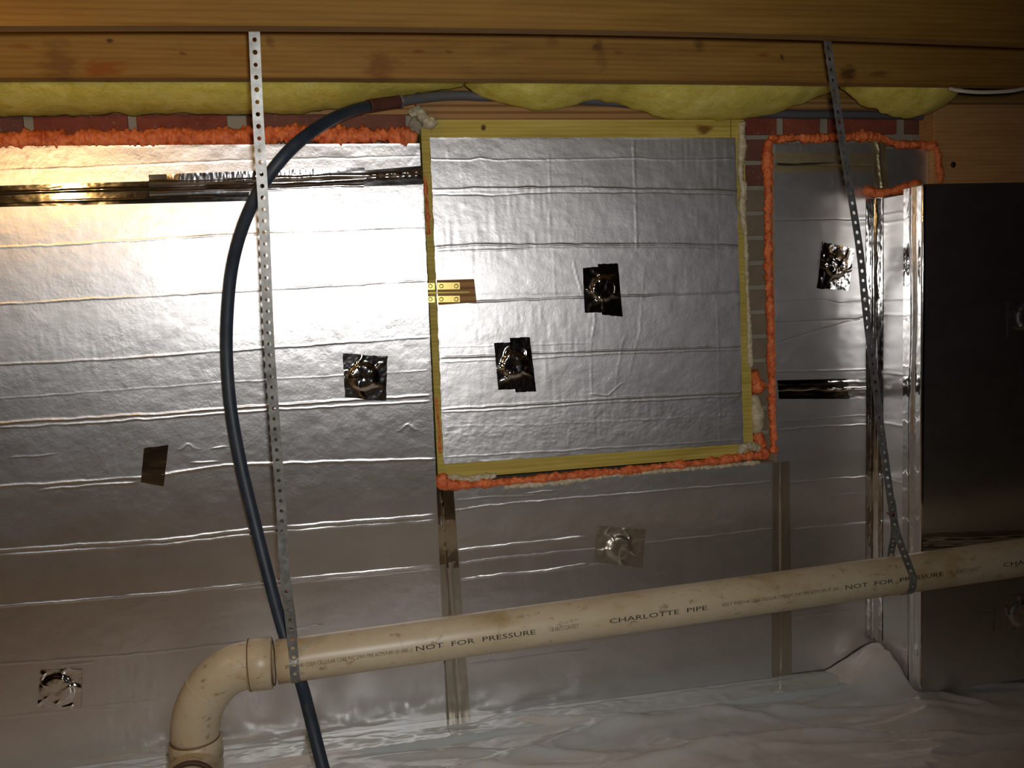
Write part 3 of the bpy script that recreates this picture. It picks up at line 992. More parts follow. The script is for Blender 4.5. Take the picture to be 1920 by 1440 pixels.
TG = 'foil tape strips'
o = tape_sheet('foil_tape', [(-320, 358), (470, 334), (466, 377), (-320, 396)], 0, 0.0012, None, 'tape', [(0.32, 2.2, 0.06, 0.05), (0.8, 0.6, 0.05, 0.03)], 0.00055, 3, 420, 44, tilt=TILT)
tag(o, 'dark foil tape strip along the board seam with a yellow lamp glint', 'tape', TG)
o = tape_sheet('foil_tape', [(279, 328), (684, 314), (682, 352), (281, 368)], 0, 0.0030, None, 'tape_soft', [(0.38, 3.0, 0.07, 0.09), (0.62, -2.5, 0.09, 0.10), (0.85, 2.0, 0.05, 0.08)], 0.0005, 5, 460, 50, jag=0.004, tilt=TILT,
               extra=lambda U, W_: (0.0030 * np.clip(1 - W_ / 0.5, 0, 1) + 0.0007 * n2(U * 75, W_ * 2.5, 77, 2) * np.clip(1.15 - W_ / 0.55, 0, 1)) * np.clip((U - 0.08) / 0.06, 0, 1) * np.clip((0.95 - U) / 0.2, 0, 1))
tag(o, 'crumpled shiny foil tape piece crossed by the hose and the strap', 'tape', TG)
o = tape_sheet('foil_tape', [(680, 320), (790, 311), (792, 346), (680, 350)], 0, 0.0015, None, 'tape', [(0.33, 3.0, 0.09, 0.06), (0.5, -1.5, 0.1, 0.05)], 0.0004, 8, 120, 40, tilt=TILT)
tag(o, 'short dark tape piece ending at the left jamb of the hatch frame', 'tape', TG)


def vtape(px, label, seed, cr, mt='tape', wr=0.0005, Y=0.0, off=0.0013, nu=40, nv=300):
    """vertical strip, creases run along its length"""
    tl, tr, br, bll = px
    o = tape_sheet('foil_tape', [bll, tl, tr, br], Y, off, None, mt, cr, wr, seed, nv, nu)
    return tag(o, label, 'tape', TG)


# vertical seam tapes of the lower boards (mapped with the length along u)
vtape([(812, 917), (850, 915), (861, 1064), (823, 1066)], 'dark upper tape piece on the seam under the left corner of the hatch', 12, [(0.38, 2.2, 0.05, 0.05)])
vtape([(822, 1060), (860, 1050), (882, 1346), (842, 1352)], 'dull lower tape piece on the seam, passing behind the printed pipe', 14, [(0.35, 2.6, 0.045, 0.05), (0.6, 1.0, 0.08, 0.06)], 'tape_dull', 0.0007)
vtape([(1448, 868), (1480, 864), (1485, 1274), (1448, 1274)], 'dull tape on the seam between the lower board and the narrow corner board', 16, [(0.45, 2.6, 0.05, 0.05)], 'tape_dull', 0.0006)
o = tape_sheet('foil_tape', [(1457, 713), (1624, 709), (1622, 748), (1460, 748)], 0, 0.0014, None, 'tape', [(0.5, 3.0, 0.05, 0.10), (0.2, 1.0, 0.07, 0.08)], 0.0006, 18, 160, 44)
tag(o, 'black crumpled tape across the narrow corner board at mid height', 'tape', TG)
o = tape_sheet('foil_tape', [(1453, 285), (1636, 287), (1636, 324), (1453, 324)], 0, 0.0014, None, 'tape_tan', [(0.62, -2.4, 0.04, 0.06)], 0.0004, 20, 160, 40)
tag(o, 'dull brown tape with a black crack under the orange bead at the corner', 'tape', TG)
ck = [(1453, 305), (1475, 306), (1490, 307), (1505, 305.5), (1520, 305), (1536, 305), (1548, 304.5), (1575, 305), (1545, 307), (1530, 309), (1512, 309), (1498, 309), (1480, 310.5), (1462, 309.5)]
prism('crack', [(P(x, y, -0.002)[0], P(x, y, -0.002)[2]) for x, y in ck], -0.0024, -0.0012, MAT['dark'], o)
vtape([(1633, 264), (1660, 268), (1666, 352), (1640, 352)], 'wrinkled upright tape piece above the pier beside the strap', 22, [(0.5, 3.5, 0.10, 0.15)], 'tape_tan', 0.0011, nv=120)


def inner_corner():
    """tape folded into the inner corner, one leg on the wall board and one on the pier side"""
    z1, z0 = P(1632, 372, 0)[2], P(1632, 1195, 0)[2]
    zs = np.linspace(z0, z1, 420)
    wl, wr_ = 0.026, 0.040
    s = np.linspace(0, 1, 36)
    n = len(s)
    r = 0.012
    prof = []
    for q in np.linspace(-wl, -r, 12):
        prof.append((PIER_X + q, -0.0015))
    for a in np.linspace(0, math.pi / 2, 12)[1:-1]:
        prof.append((PIER_X - r + math.sin(a) * (r - 0.0016), -r + math.cos(a) * (r - 0.0016)))
    for q in np.linspace(r, wr_, 14):
        prof.append((PIER_X - 0.0016, -q))
    pr = np.array(prof)
    Xg = np.repeat(pr[None, :, 0], len(zs), 0)
    Yg = np.repeat(pr[None, :, 1], len(zs), 0)
    Zg = np.repeat(zs[:, None], len(pr), 1)
    k = np.linspace(0, 1, len(pr))[None]
    wv = 0.0010 * n2(Zg * 9, k * 5 + Zg * 0, 101, 2) + 0.0004 * n2(Zg * 60, k * 8 + Zg * 0, 102, 2)
    lo = np.clip((P(1632, 620, 0)[2] - Zg) / 0.15, 0, 1)
    fold = 0.006 * np.exp(-((k - 0.62 - 0.05 * n2(Zg * 5, Zg * 0, 103)) / 0.06) ** 2) * (0.25 + 0.75 * lo)
    wv = wv + fold
    nxv = np.clip((k - 0.3) / 0.4, 0, 1)
    Xg = Xg - np.abs(wv) * nxv
    Yg = Yg - np.abs(wv) * (1 - nxv)
    o = grid('corner_tape', np.stack([Xg, Yg, Zg], -1)[:, ::-1][:, ::-1], MAT['tape'])
    tag(o, 'bright shiny tape folded into the inner corner between wall board and pier', 'tape', TG)


inner_corner()


def outer_corner():
    z1, z0 = PX(1710, 352, PIER_X)[2], 0.012
    zs = np.linspace(z0, z1, 420)
    ya = PX(1694, 700, PIER_X)[1]
    prof = [(PIER_X - 0.0016, y) for y in np.linspace(ya, PIER_Y + 0.002, 26)]
    prof += [(PIER_X + x, PIER_Y - 0.0022) for x in np.linspace(0.0, 0.006, 5)]
    pr = np.array(prof)
    Xg = np.repeat(pr[None, :, 0], len(zs), 0)
    Yg = np.repeat(pr[None, :, 1], len(zs), 0)
    Zg = np.repeat(zs[:, None], len(pr), 1)
    k = np.linspace(0, 1, len(pr))[None]
    gr = 0.005 * np.exp(-((k - 0.46 - 0.06 * n2(Zg * 4, Zg * 0, 111)) / 0.10) ** 2)
    wv = 0.0006 * n2(Zg * 12, k * 4 + Zg * 0, 112, 2) + 0.0005 * n2(Zg * 50, k * 8 + Zg * 0, 113, 2)
    Xg = Xg - np.abs(gr + wv) * (np.arange(len(pr)) < 26)
    o = grid('corner_tape', np.stack([Xg, Yg, Zg], -1), MAT['tape'])
    tag(o, 'shiny tape strip with a long fold along the outer edge of the pier', 'tape', TG)


outer_corner()
o = tape_sheet('foil_tape', [(1729, 1000), (2150, 985), (2150, 1015), (1729, 1028)], PIER_Y, 0.0014, None, 'tape', [(0.5, 3.0, 0.10, 0.10), (0.75, -2.0, 0.1, 0.08)], 0.0011, 25, 160, 40)
tag(o, 'black tape along the seam of the two pier boards just above the pipe', 'tape', TG)


# ------------------------------------------------------------------ tape patches over washers
PG = 'tape patches over fastener washers'


def patch(label, pieces, Y, washer, seed, mt='tape', tilt=0.0):
    c = P(washer[0], washer[1], Y)
    if len(pieces) == 1:
        o = tape_sheet('tape_patch', pieces[0], Y, 0.0016, None, mt, (), 0.0007, seed, 70, 70, washer, 0.02, tilt=tilt)
        return tag(o, label, 'tape patch', PG)
    t = thing('tape_patch', label, 'tape patch', tuple(c), PG)
    for k, q in enumerate(pieces):
        tape_sheet('tape_piece', q, Y, 0.0016 + 0.0012 * k, t, mt, (), 0.0008, seed + 50 * k, 60, 80, washer, 0.012)
    return t


patch('dark square tape patch with a round washer bulge beside the left jamb of the hatch', [[(642, 662), (726, 668), (724, 752), (647, 745)]], 0, (681, 706, 0.031, 0.006), 201, tilt=TILT)
o = tape_sheet('tape_patch', [(270, 840), (316, 834), (307, 912), (264, 904)], 0, 0.0016, None, 'tape', (), 0.0003, 205, 50, 60, None, 0.012, tilt=TILT)
tag(o, 'small flat black tape patch, left of the hose', 'tape patch', PG)
patch('dim reddish tape patch on the large board, left of the pipe elbow', [[(76, 1256), (154, 1254), (152, 1328), (70, 1332)]], 0, (107, 1294, 0.036, 0.006), 209, tilt=TILT)
patch('grey crumpled tape patch on the board below the hatch, above the pipe', [[(1119, 986), (1210, 992), (1204, 1064), (1113, 1054)]], 0, (1160, 1026, 0.030, 0.006), 213, 'tape_dull')
patch('lower black patch of two overlapping tape pieces on the hatch door', [[(926, 643), (976, 641), (982, 729), (934, 731)], [(955, 633), (993, 632), (1005, 734), (966, 735)]], -0.013, (963, 684, 0.030, 0.006), 217)
patch('upper black patch of two overlapping tape pieces on the hatch door', [[(1092, 502), (1140, 499), (1146, 586), (1096, 586)], [(1120, 495), (1158, 494), (1167, 594), (1128, 590)]], -0.013, (1130, 541, 0.030, 0.006), 223)
patch('mirror-bright crumpled tape patch on the narrow board beside the slanting strap', [[(1541, 453), (1602, 467), (1590, 545), (1531, 541)]], 0, (1567, 497, 0.030, 0.006), 229)
patch('wrinkled tape patch on the low pier board at the floor', [[(1864, 1120), (1960, 1110), (1960, 1180), (1864, 1186)]], PIER_Y, (1912, 1150, 0.030, 0.005), 233, 'foil_pier')
patch('black tape patch on the tall pier board', [[(1888, 562), (1980, 556), (1980, 628), (1888, 632)]], PIER_Y, (1925, 594, 0.030, 0.005), 237, 'foil_pier')


# ------------------------------------------------------------------ spray foam beads
def bead(label, px, Y, rad, mt='orange', seed=0, lumps=0.004, n=None, name='spray_foam_bead', flat=None):
    pts = [list(P(p[0], p[1], p[2] if len(p) > 2 else Y)) + [(p[3] if len(p) > 3 else rad)] for p in px]
    L = np.linalg.norm(np.diff(np.array(pts)[:, :3], axis=0), axis=1).sum()
    n = n or max(16, int(L / 0.0026))
    q = spline(pts, n)
    rr = q[:, 3] * (0.95 + (0.6 if mt == 'orange' else 0.35) * fbm(q[:, :3] * 42, 3, seed + 4))
    rr[0] *= 0.35
    rr[-1] *= 0.35
    rr[1] *= 0.8
    rr[-2] *= 0.8
    o = tube(name, q[:, :3], rr, MAT[mt], None, 26, [(lumps * 1.2, 75, seed), (-lumps * 0.6, 170, seed + 7), (-0.0012, 420, seed + 9)])
    return tag(o, label, 'spray foam', 'spray foam beads')


bead('long lumpy orange foam bead along the top of the left board', [(-320, 280), (-100, 272), (0, 266), (140, 262), (260, 261), (330, 258), (430, 258), (480, 256), (560, 251), (640, 255), (720, 254), (782, 258)], -0.040, 0.0165, 'orange', 31, 0.010)
bead('thin orange foam smear down the left jamb beside the tape end', [(797, 330, 0.0), (799, 360), (801, 390), (803, 420), (804, 440)], 0.0, 0.004, 'orange', 33, 0.003)
bead('rusty orange foam streak low on the left jamb', [(818, 745), (820, 775), (823, 800), (825, 850)], 0.0035, 0.0028, 'orange', 34, 0.002)
bead('orange foam bead under the bottom board of the hatch frame', [(826, 888, 0.002, 0.014), (832, 905, 0.0, 0.016), (860, 909, 0.0, 0.011), (900, 907, 0.0, 0.010), (960, 902), (1020, 896), (1100, 888), (1180, 882), (1260, 872), (1340, 864), (1400, 856, 0.0, 0.012), (1440, 850, 0.0, 0.015)], 0.0, 0.0085, 'orange', 35, 0.005)
bead('tall orange foam bead between the bare brick edge and the narrow board', [(1444, 262), (1439, 285, 0.01, 0.015), (1440, 312, 0.01, 0.014), (1441, 380), (1440, 460), (1443, 560), (1446, 640), (1447, 700), (1449, 760), (1451, 810), (1450, 850, 0.005, 0.013)], 0.012, 0.0095, 'orange', 37, 0.006)
bead('orange foam bead along the top of the corner strip, under the right brick course', [(1440, 262), (1480, 259), (1540, 259), (1590, 257), (1625, 255, 0.02, 0.014), (1650, 260), (1680, 270), (1725, 272, 0.008), (1745, 273, -0.012), (1757, 276, -0.022)], 0.018, 0.0095, 'orange', 39, 0.006)
bead('short upright orange foam bead beside the plywood girder', [(1755, 274), (1759, 295), (1761, 318), (1764, 344)], -0.022, 0.009, 'orange', 41, 0.004)
bead('orange foam bead on top of the pier side board', [(1618, 356, -0.012), (1650, 362, -0.03), (1675, 358, -0.05), (1700, 352, -0.08, 0.013), (1722, 346, -0.14)], -0.05, 0.010, 'orange', 43, 0.004)
bead('round orange foam blob on the brick edge above the cream lump', [(1406, 698), (1416, 716), (1424, 736)], 0.035, 0.017, 'orange', 45, 0.007, n=26)
bead('orange foam lump running down to the lower right corner of the frame', [(1418, 800), (1422, 822), (1426, 838), (1438, 852)], 0.03, 0.013, 'orange', 47, 0.006, n=30)
bead('cream foam bead down the right jamb of the hatch frame', [(1392, 228, 0.0, 0.011), (1391, 250), (1391, 282, 0.0, 0.010), (1388, 330, 0.0, 0.009), (1394, 352, 0.0, 0.010), (1391, 390, 0.0, 0.009), (1394, 416, 0.0, 0.009), (1398, 450, 0.0, 0.005), (1401, 540, 0.0, 0.005), (1404, 600, 0.0, 0.005), (1406, 660, 0.0, 0.007), (1407, 690, 0.005, 0.006)], 0.0, 0.008, 'cream', 49, 0.003)
bead('fat smooth cream foam lump low beside the right jamb', [(1412, 740, 0.02), (1416, 765, 0.015, 0.019), (1419, 790, 0.015, 0.018), (1418, 812, 0.02, 0.012)], 0.02, 0.013, 'cream', 51, 0.003, n=30)
bead('cream foam lump in the lower right corner of the hatch frame', [(1384, 850, -0.002), (1396, 838, -0.003), (1410, 836, 0.0), (1424, 842, 0.003)], 0.0, 0.011, 'cream', 53, 0.005, n=26)
bead('cream foam lump on the upper left corner of the hatch frame', [(768, 215, 0.02, 0.009), (784, 208, 0.01, 0.011), (796, 222, 0.004, 0.013), (806, 232, 0.0, 0.012), (815, 222, 0.0, 0.009)], 0.0, 0.010, 'cream', 55, 0.005, n=36)
bead('cream foam squeezed out on the bottom board of the hatch frame', [(838, 893), (860, 897), (885, 898), (905, 893), (930, 892)], 0.0, 0.0065, 'cream', 57, 0.006)
bead('pale torn foam edge under the orange bead below the hatch', [(945, 912), (1000, 908), (1060, 903), (1120, 894), (1200, 886), (1300, 878), (1370, 872), (1425, 866)], 0.003, 0.0055, 'cream', 59, 0.004)
bead('small cream foam drip below the short tape piece', [(783, 350), (781, 358), (777, 364)], -0.04, 0.005, 'cream', 61, 0.002, n=16)
mp = bead('grey mortar smear on the brick by the upper left corner of the hatch frame', [(770, 225), (782, 235), (778, 252)], 0.048, 0.016, 'mortar', 63, 0.003, n=24, name='mortar_smear')
mp['category'] = 'mortar'
mp['group'] = 'mortar smears'


# ------------------------------------------------------------------ drain pipe
PY = -0.40
PR = 0.0445
pa, pb = P(520, 1241, PY), P(1910, 1046, PY)
pd = (pb - pa) / np.linalg.norm(pb - pa)
pipe = thing('drain_pipe', 'long cream PVC drain pipe with black lettering and an elbow, hung from steel straps', 'pipe', tuple(pa))
pend = pa + pd * 2.3
tube('pipe', [pa, *[pa + pd * s for s in np.linspace(0.05, 2.25, 30)], pend], PR, MAT['pvc'], pipe, 40)
# elbow: hub on the pipe, sweep, lower hub
pn = np.cross(pd, [0, 1.0, 0])       # perpendicular in the wall plane
pn = pn if pn[2] > 0 else -pn
h0 = P(511, 1243, PY)
h1 = P(466, 1247, PY)
RH = 0.0520
hl = np.linalg.norm(h1 - h0)
lathe('hub', [(0, PR), (0, RH - 0.002), (0.002, RH), (hl - 0.002, RH), (hl, RH - 0.002), (hl + 0.001, PR + 0.003)], tuple(h0), tuple(h1 - h0), MAT['pvc'], pipe, 40)
low = P(366, 1385, PY)
R0 = abs(h1[0] - low[0])
arc = []
c = np.array([h1[0], PY, h1[2] - (h1[2] - low[2])])
for a in np.linspace(0, math.pi / 2, 26):
    arc.append((h1[0] - math.sin(a) * (h1[0] - low[0]), PY, low[2] + math.cos(a) * (h1[2] - low[2])))
arc = np.array([tuple(h1 + (h0 - h1) * 0.2)] + arc)
rr = np.full(len(arc), PR + 0.0035)
tube('elbow', arc, rr, MAT['pvc'], pipe, 40)
sm = arc[14]
tt = arc[15] - arc[13]
lathe('seam_ring', [(-0.0015, PR + 0.003), (-0.001, PR + 0.0046), (0.001, PR + 0.0046), (0.0015, PR + 0.003)], tuple(sm), tuple(tt), MAT['pvc'], pipe, 40)
lw = np.array(low)
hub_l = 0.040
lathe('hub', [(-0.001, PR + 0.003), (0, RH - 0.002), (0.002, RH), (hub_l, RH), (hub_l + 0.001, PR)], tuple(lw), (0.02, 0, -1), MAT['pvc'], pipe, 40)
lathe('glue_ring', [(-0.0035, PR + 0.0030), (-0.0035, PR + 0.0048), (0.0, PR + 0.0048)], tuple(lw), (0.02, 0, -1), MAT['glue'], pipe, 40)
tube('riser', [lw + np.array([0, 0, -0.03]), lw + np.array([0.003, 0, -0.10]), np.array([lw[0] + 0.006, PY, -0.02])], PR, MAT['pvc'], pipe, 40)
# branch fitting that faces the room, only its upper rim in view
bc = P(358, 1476, PY - 0.085)
tube('branch', [(bc[0], PY, bc[2]), (bc[0], PY - 0.04, bc[2]), (bc[0], PY - 0.08, bc[2])], RH, MAT['pvc'], pipe, 40, caps=False)
lathe('branch_rim', [(0.0, RH), (0.007, RH + 0.001), (0.009, RH - 0.003), (0.008, PR), (0.0, PR - 0.002)], (bc[0], PY - 0.08, bc[2]), (0, -1, 0), MAT['rim'], pipe, 40)
tube('branch_stub', [(bc[0], PY - 0.04, bc[2]), (bc[0], PY - 0.086, bc[2]), (bc[0], PY - 0.094, bc[2])], [PR - 0.002, PR - 0.002, PR - 0.006], MAT['pvc'], pipe, 40)
lathe('glue_ring', [(-0.0012, RH - 0.001), (-0.0008, RH + 0.0006), (0.0012, RH + 0.0006), (0.0016, RH - 0.001)], tuple(h1 + (h0 - h1) * 0.06), tuple(pd), MAT['glue'], pipe, 40)
lathe('glue_ring', [(0.0, PR), (0.0, PR + 0.0012), (0.0022, PR + 0.0012), (0.003, PR)], tuple(h0), tuple(pd), MAT['glue'], pipe, 40)


# lettering wrapped on the pipe
def front_s(px, py):
    """distance along the pipe of the photo column px"""
    p = P(px, py, PY - PR * 0.97)
    return float((p - pa).dot(pd))


fdirv = np.array([0, -1.0, 0]) - pd * (-pd[1])
fdirv /= np.linalg.norm(fdirv)
udirv = np.cross(pd, fdirv)
udirv = udirv if udirv[2] > 0 else -udirv


def wrap_text(txt, x0, x1, ang, hgt, mt):
    cu = bpy.data.curves.new('t', 'FONT')
    cu.body = txt
    cu.size = 1.0
    cu.resolution_u = 2
    ob = bpy.data.objects.new('t', cu)
    COL.objects.link(ob)
    dg = bpy.context.evaluated_depsgraph_get()
    me = bpy.data.meshes.new_from_object(ob.evaluated_get(dg))
    bpy.data.objects.remove(ob)
    bm = bmesh.new()
    bm.from_mesh(me)
    bmesh.ops.triangulate(bm, faces=list(bm.faces))
    vs = np.array([v.co[:] for v in bm.verts])
    mn, mx = vs.min(0), vs.max(0)
    yb = 1170
    s0, s1 = front_s(x0, yb), front_s(x1, yb)
    s = s0 + (vs[:, 0] - mn[0]) / (mx[0] - mn[0]) * (s1 - s0)
    t = (vs[:, 1] - mn[1]) / (mx[1] - mn[1]) - 0.5
    a = math.radians(ang) + t * hgt / PR
    co = pa + np.outer(s, pd) + (np.outer(np.cos(a), fdirv) + np.outer(np.sin(a), udirv)) * (PR + 0.0004)
    for v, q in zip(bm.verts, co):
        v.co = q
    me2 = bpy.data.meshes.new('printed_text')
    bm.to_mesh(me2)
    bm.free()
    return link('printed_text', me2, MAT[mt], pipe)


spec = 'SCH 40 COEX CELLULAR CORE PVC DWV PIPE ASTM F-891-91 (300-..)'
wrap_text('IPS ' + spec, 527, 768, 3, 0.0105, 'ink_faint')
wrap_text('NOT  FOR  PRESSURE', 776, 1003, 5, 0.0100, 'ink')
wrap_text('18 ANTS CAVV2 7', 1032, 1084, 5, 0.0095, 'ink_faint')
wrap_text('CHARLOTTE  PIPE', 1143, 1327, 5, 0.0100, 'ink')
wrap_text('4300 3" IPS ' + spec, 1355, 1580, 5, 0.0100, 'ink_faint')
wrap_text('NOT  FOR  PRESSURE', 1587, 1770, 6, 0.0095, 'ink')
wrap_text('18 ANTS CAVV2 7', 1794, 1838, 6, 0.0090, 'ink_faint')
wrap_text('CHARLOTTE  PIPE', 1882, 2030, 7, 0.0095, 'ink')


# ------------------------------------------------------------------ perforated straps
def strap(name, label, path, wdir, width=0.0188, pitch=0.0205, hole=0.0040):
    t = thing(name, label, 'strap', tuple(path[0]), 'perforated pipe hanger straps')
    path = np.asarray(path, float)
    L = np.concatenate([[0], np.cumsum(np.linalg.norm(np.diff(path, axis=0), axis=1))])
    n = int(L[-1] / pitch)
    K = 16
    vs, fs = [], []

    def at(s, w):
        p = np.array([np.interp(s, L, path[:, k]) for k in range(3)])
        d = np.array([np.interp(s, L, wdir[:, k]) for k in range(3)])
        return p + d / np.linalg.norm(d) * w

    for c in range(n):
        sc = (c + 0.5) * pitch
        base_i = len(vs)
        r = hole * (0.9 + 0.15 * ((c * 7) % 3) / 2)
        for k in range(K):
            a = 2 * math.pi * (k + 0.5) / K
            vs.append(at(sc + r * math.cos(a), r * math.sin(a)))
        for k in range(K):
            a = 2 * math.pi * (k + 0.5) / K
            ca, sa = math.cos(a), math.sin(a)
            ru = (pitch / 2) / abs(ca) if abs(ca) > 1e-6 else 9
            rv = (width / 2) / abs(sa) if abs(sa) > 1e-6 else 9
            rr_ = min(ru, rv)
            vs.append(at(sc + rr_ * ca, rr_ * sa))
        for sx, sy in ((1, 1), (-1, 1), (-1, -1), (1, -1)):
            vs.append(at(sc + sx * pitch / 2, sy * width / 2))
        for k in range(K):
            k2 = (k + 1) % K
            fs.append((base_i + k, base_i + K + k, base_i + K + k2, base_i + k2))
        # corner fillers
        outer = [vs[base_i + K + k] for k in range(K)]
        for k in range(K):
            k2 = (k + 1) % K
            a1 = 2 * math.pi * (k + 0.5) / K
            a2 = 2 * math.pi * (k + 1.5) / K
            for q in range(4):
                ac = math.atan2((1, 1, -1, -1)[q] * width / 2, (1, -1, -1, 1)[q] * pitch / 2) % (2 * math.pi)
                if a1 < ac < a2:
                    fs.append((base_i + K + k, base_i + 2 * K + q, base_i + K + k2))
    bm = bmesh.new()
    bv = [bm.verts.new(tuple(v)) for v in vs]
    for f in fs:
        bm.faces.new([bv[i] for i in f])
    bmesh.ops.remove_doubles(bm, verts=list(bm.verts), dist=0.0002)
    bmesh.ops.recalc_face_normals(bm, faces=list(bm.faces))
    me = bpy.data.meshes.new('band')
    bm.to_mesh(me)
    bm.free()
    o = link('band', me, MAT['strap'], t)
    md = o.modifiers.new('thickness', 'SOLIDIFY')
    md.thickness = 0.0010
    md.offset = 0
    return t


def pipe_axis_at(X):
    s = (X - pa[0]) / pd[0]
    return pa + pd * s


def ring_pts(cx_front, cx_back, a0, a1, n=20, r=PR + 0.0016):
    """points round the pipe: angle 0 = room side, 90 = below, 180 = wall side"""
    out = []
    for k, a in enumerate(np.linspace(a0, a1, n)):
        f = k / (n - 1)
        ax = pipe_axis_at(cx_front * (1 - f) + cx_back * f)
        ar = math.radians(a)
        out.append(ax + fdirv * (r * math.cos(ar)) - udirv * (r * math.sin(ar)))
    return np.array(out)


# left strap: back of the first joist -> front of the pipe -> round it -> up to its screw
JB = J1Y + 0.042
lt_px = [(476.5, 40, JB), (477, 66, JB), (484, 220, JB + 0.020), (493, 370, JB + 0.040), (498, 480, JB + 0.055), (504.5, 640, JB + 0.076), (513, 760, JB + 0.092), (522, 880, JB + 0.108), (528, 960, JB + 0.118), (534, 1080, -0.462), (541, 1140, -0.455)]
up = np.array([P(*q) for q in lt_px])
xf = P(551, 1230, PY - PR)[0]
ringp = ring_pts(xf, xf - 0.004, -28, 205, 30)
screw_p = P(538, 1110, -0.440)
back = np.array([ringp[-1] * 0.5 + screw_p * 0.5 + np.array([0, 0.012, 0]), screw_p + np.array([0, 0.003, 0]), P(532, 1060, -0.448) + np.array([0, 0.002, 0]), P(528, 1000, -0.458) + np.array([0, 0.004, 0])])
pth = spline(np.vstack([up, ringp, back]), 500)
wd = np.tile(np.array([1.0, 0, 0]), (500, 1))
s1 = strap('hanger_strap', 'perforated steel strap hanging in front of the large board, beside the black hose', pth, wd)
scp = P(538, 1110, -0.459)
lathe('screw', [(0.0, 0), (0.0, 0.0045), (0.002, 0.005), (0.024, 0.0025), (0.026, 0)], tuple(scp), (0, 1, 0), MAT['screw'], s1, 16)

rt_px = [(1550, 60, JB), (1553, 88, JB), (1562, 150, JB + 0.01), (1570, 200, JB + 0.018), (1582, 280, JB + 0.03), (1593, 350, JB + 0.04), (1612, 470, JB + 0.058), (1623, 575, JB + 0.074), (1632, 650, JB + 0.085), (1643, 730, JB + 0.097), (1651, 800, JB + 0.107), (1660, 865, JB + 0.117), (1669, 930, JB + 0.13), (1676, 975, -0.44), (1685, 1010, -0.455)]
up = np.array([P(*q) for q in rt_px])
xf = P(1705, 1062, PY - PR)[0]
xb = P(1672, 1040, PY + PR)[0]
ringp = ring_pts(xf + 0.008, xb, -12, 190, 30)
ringp[0] = ringp[0] * 0.5 + P(1707, 1066, PY - PR - 0.002) * 0.5
back = np.array([P(1671, 1036, PY + 0.040), P(1677, 1000, -0.415), P(1675, 965, -0.433), P(1670, 930, -0.450)])
pth = spline(np.vstack([up, ringp, back]), 520)
fr_ = np.linspace(0, 1, 520)
ang = np.interp(fr_, [0, 0.12, 0.3, 0.5, 0.7, 1], [15, 13, 9, 5, 0, 0])
wd = np.stack([np.cos(np.radians(ang)), np.sin(np.radians(ang)), np.zeros(520)], 1)
s2 = strap('hanger_strap', 'slanting perforated steel strap in front of the inner corner by the pier', pth, wd)
scp = P(1674, 966, -0.444)
lathe('screw', [(0.0, 0), (0.0, 0.0045), (0.002, 0.005), (0.02, 0.0025), (0.022, 0)], tuple(scp), (0, 1, 0), MAT['screw'], s2, 16)

# ------------------------------------------------------------------ hose
hs = thing('water_hose', 'dark blue-black hose curving from the floor up to the insulation', 'hose', (0.0, -0.4, 0.0))
hp = [(640, 1580, -0.52), (622, 1500, -0.50), (603, 1430, -0.46), (583, 1350, -0.41), (566, 1285, -0.355), (545, 1225, -0.320), (527, 1170, -0.30), (503, 1080, -0.28), (478, 980, -0.25), (452, 870, -0.22), (434, 770, -0.20), (426, 680, -0.19), (426, 600, -0.20), (434, 510, -0.22), (452, 435, -0.26), (482, 365, -0.30), (520, 308, -0.32), (562, 264, -0.30), (612, 229, -0.24), (655, 209, -0.17), (690, 199, -0.12)]
q = spline([P(*p) for p in hp], 160)
tube('hose', q, 0.0130, MAT['hose'], hs, 18)
q2 = spline([P(690, 199, -0.12), P(720, 194.5, -0.085), P(750, 190, -0.055)], 24)
tube('sleeve', q2, 0.0143, MAT['hose_red'], hs, 18)
q3 = spline([P(748, 190.3, -0.057), P(752, 189.6, -0.054)], 6)
tube('clamp_ring', q3, 0.0155, MAT['strap'], hs, 18)
q4 = spline([P(750, 190, -0.055), P(790, 184, -0.03), P(830, 180, -0.012), P(870, 179, -0.002), P(905, 181, 0.003), P(1000, 182, 0.006), P(1130, 190, 0.010), P(1155, 192, 0.010), P(1300, 206, 0.012), P(1480, 214, 0.02), P(1560, 214.5, 0.03), P(1680, 216, 0.03), P(1743, 218, 0.03)], 120)
tube('grey_pipe', q4, 0.0115, MAT['pipe_grey'], hs, 16)

# cable under the second joist
cb = tube('white_cable', spline([P(1780, 166, J2Y + 0.02), P(1800, 170, J2Y - 0.004), P(1840, 173, J2Y - 0.02), P(1890, 171, J2Y - 0.03), P(1920, 166, J2Y - 0.03), P(1990, 150, J2Y - 0.02)], 50), 0.0045, MAT['cable'], None, 12)
tag(cb, 'thin white cable sagging under the joist above the plywood girder', 'cable')


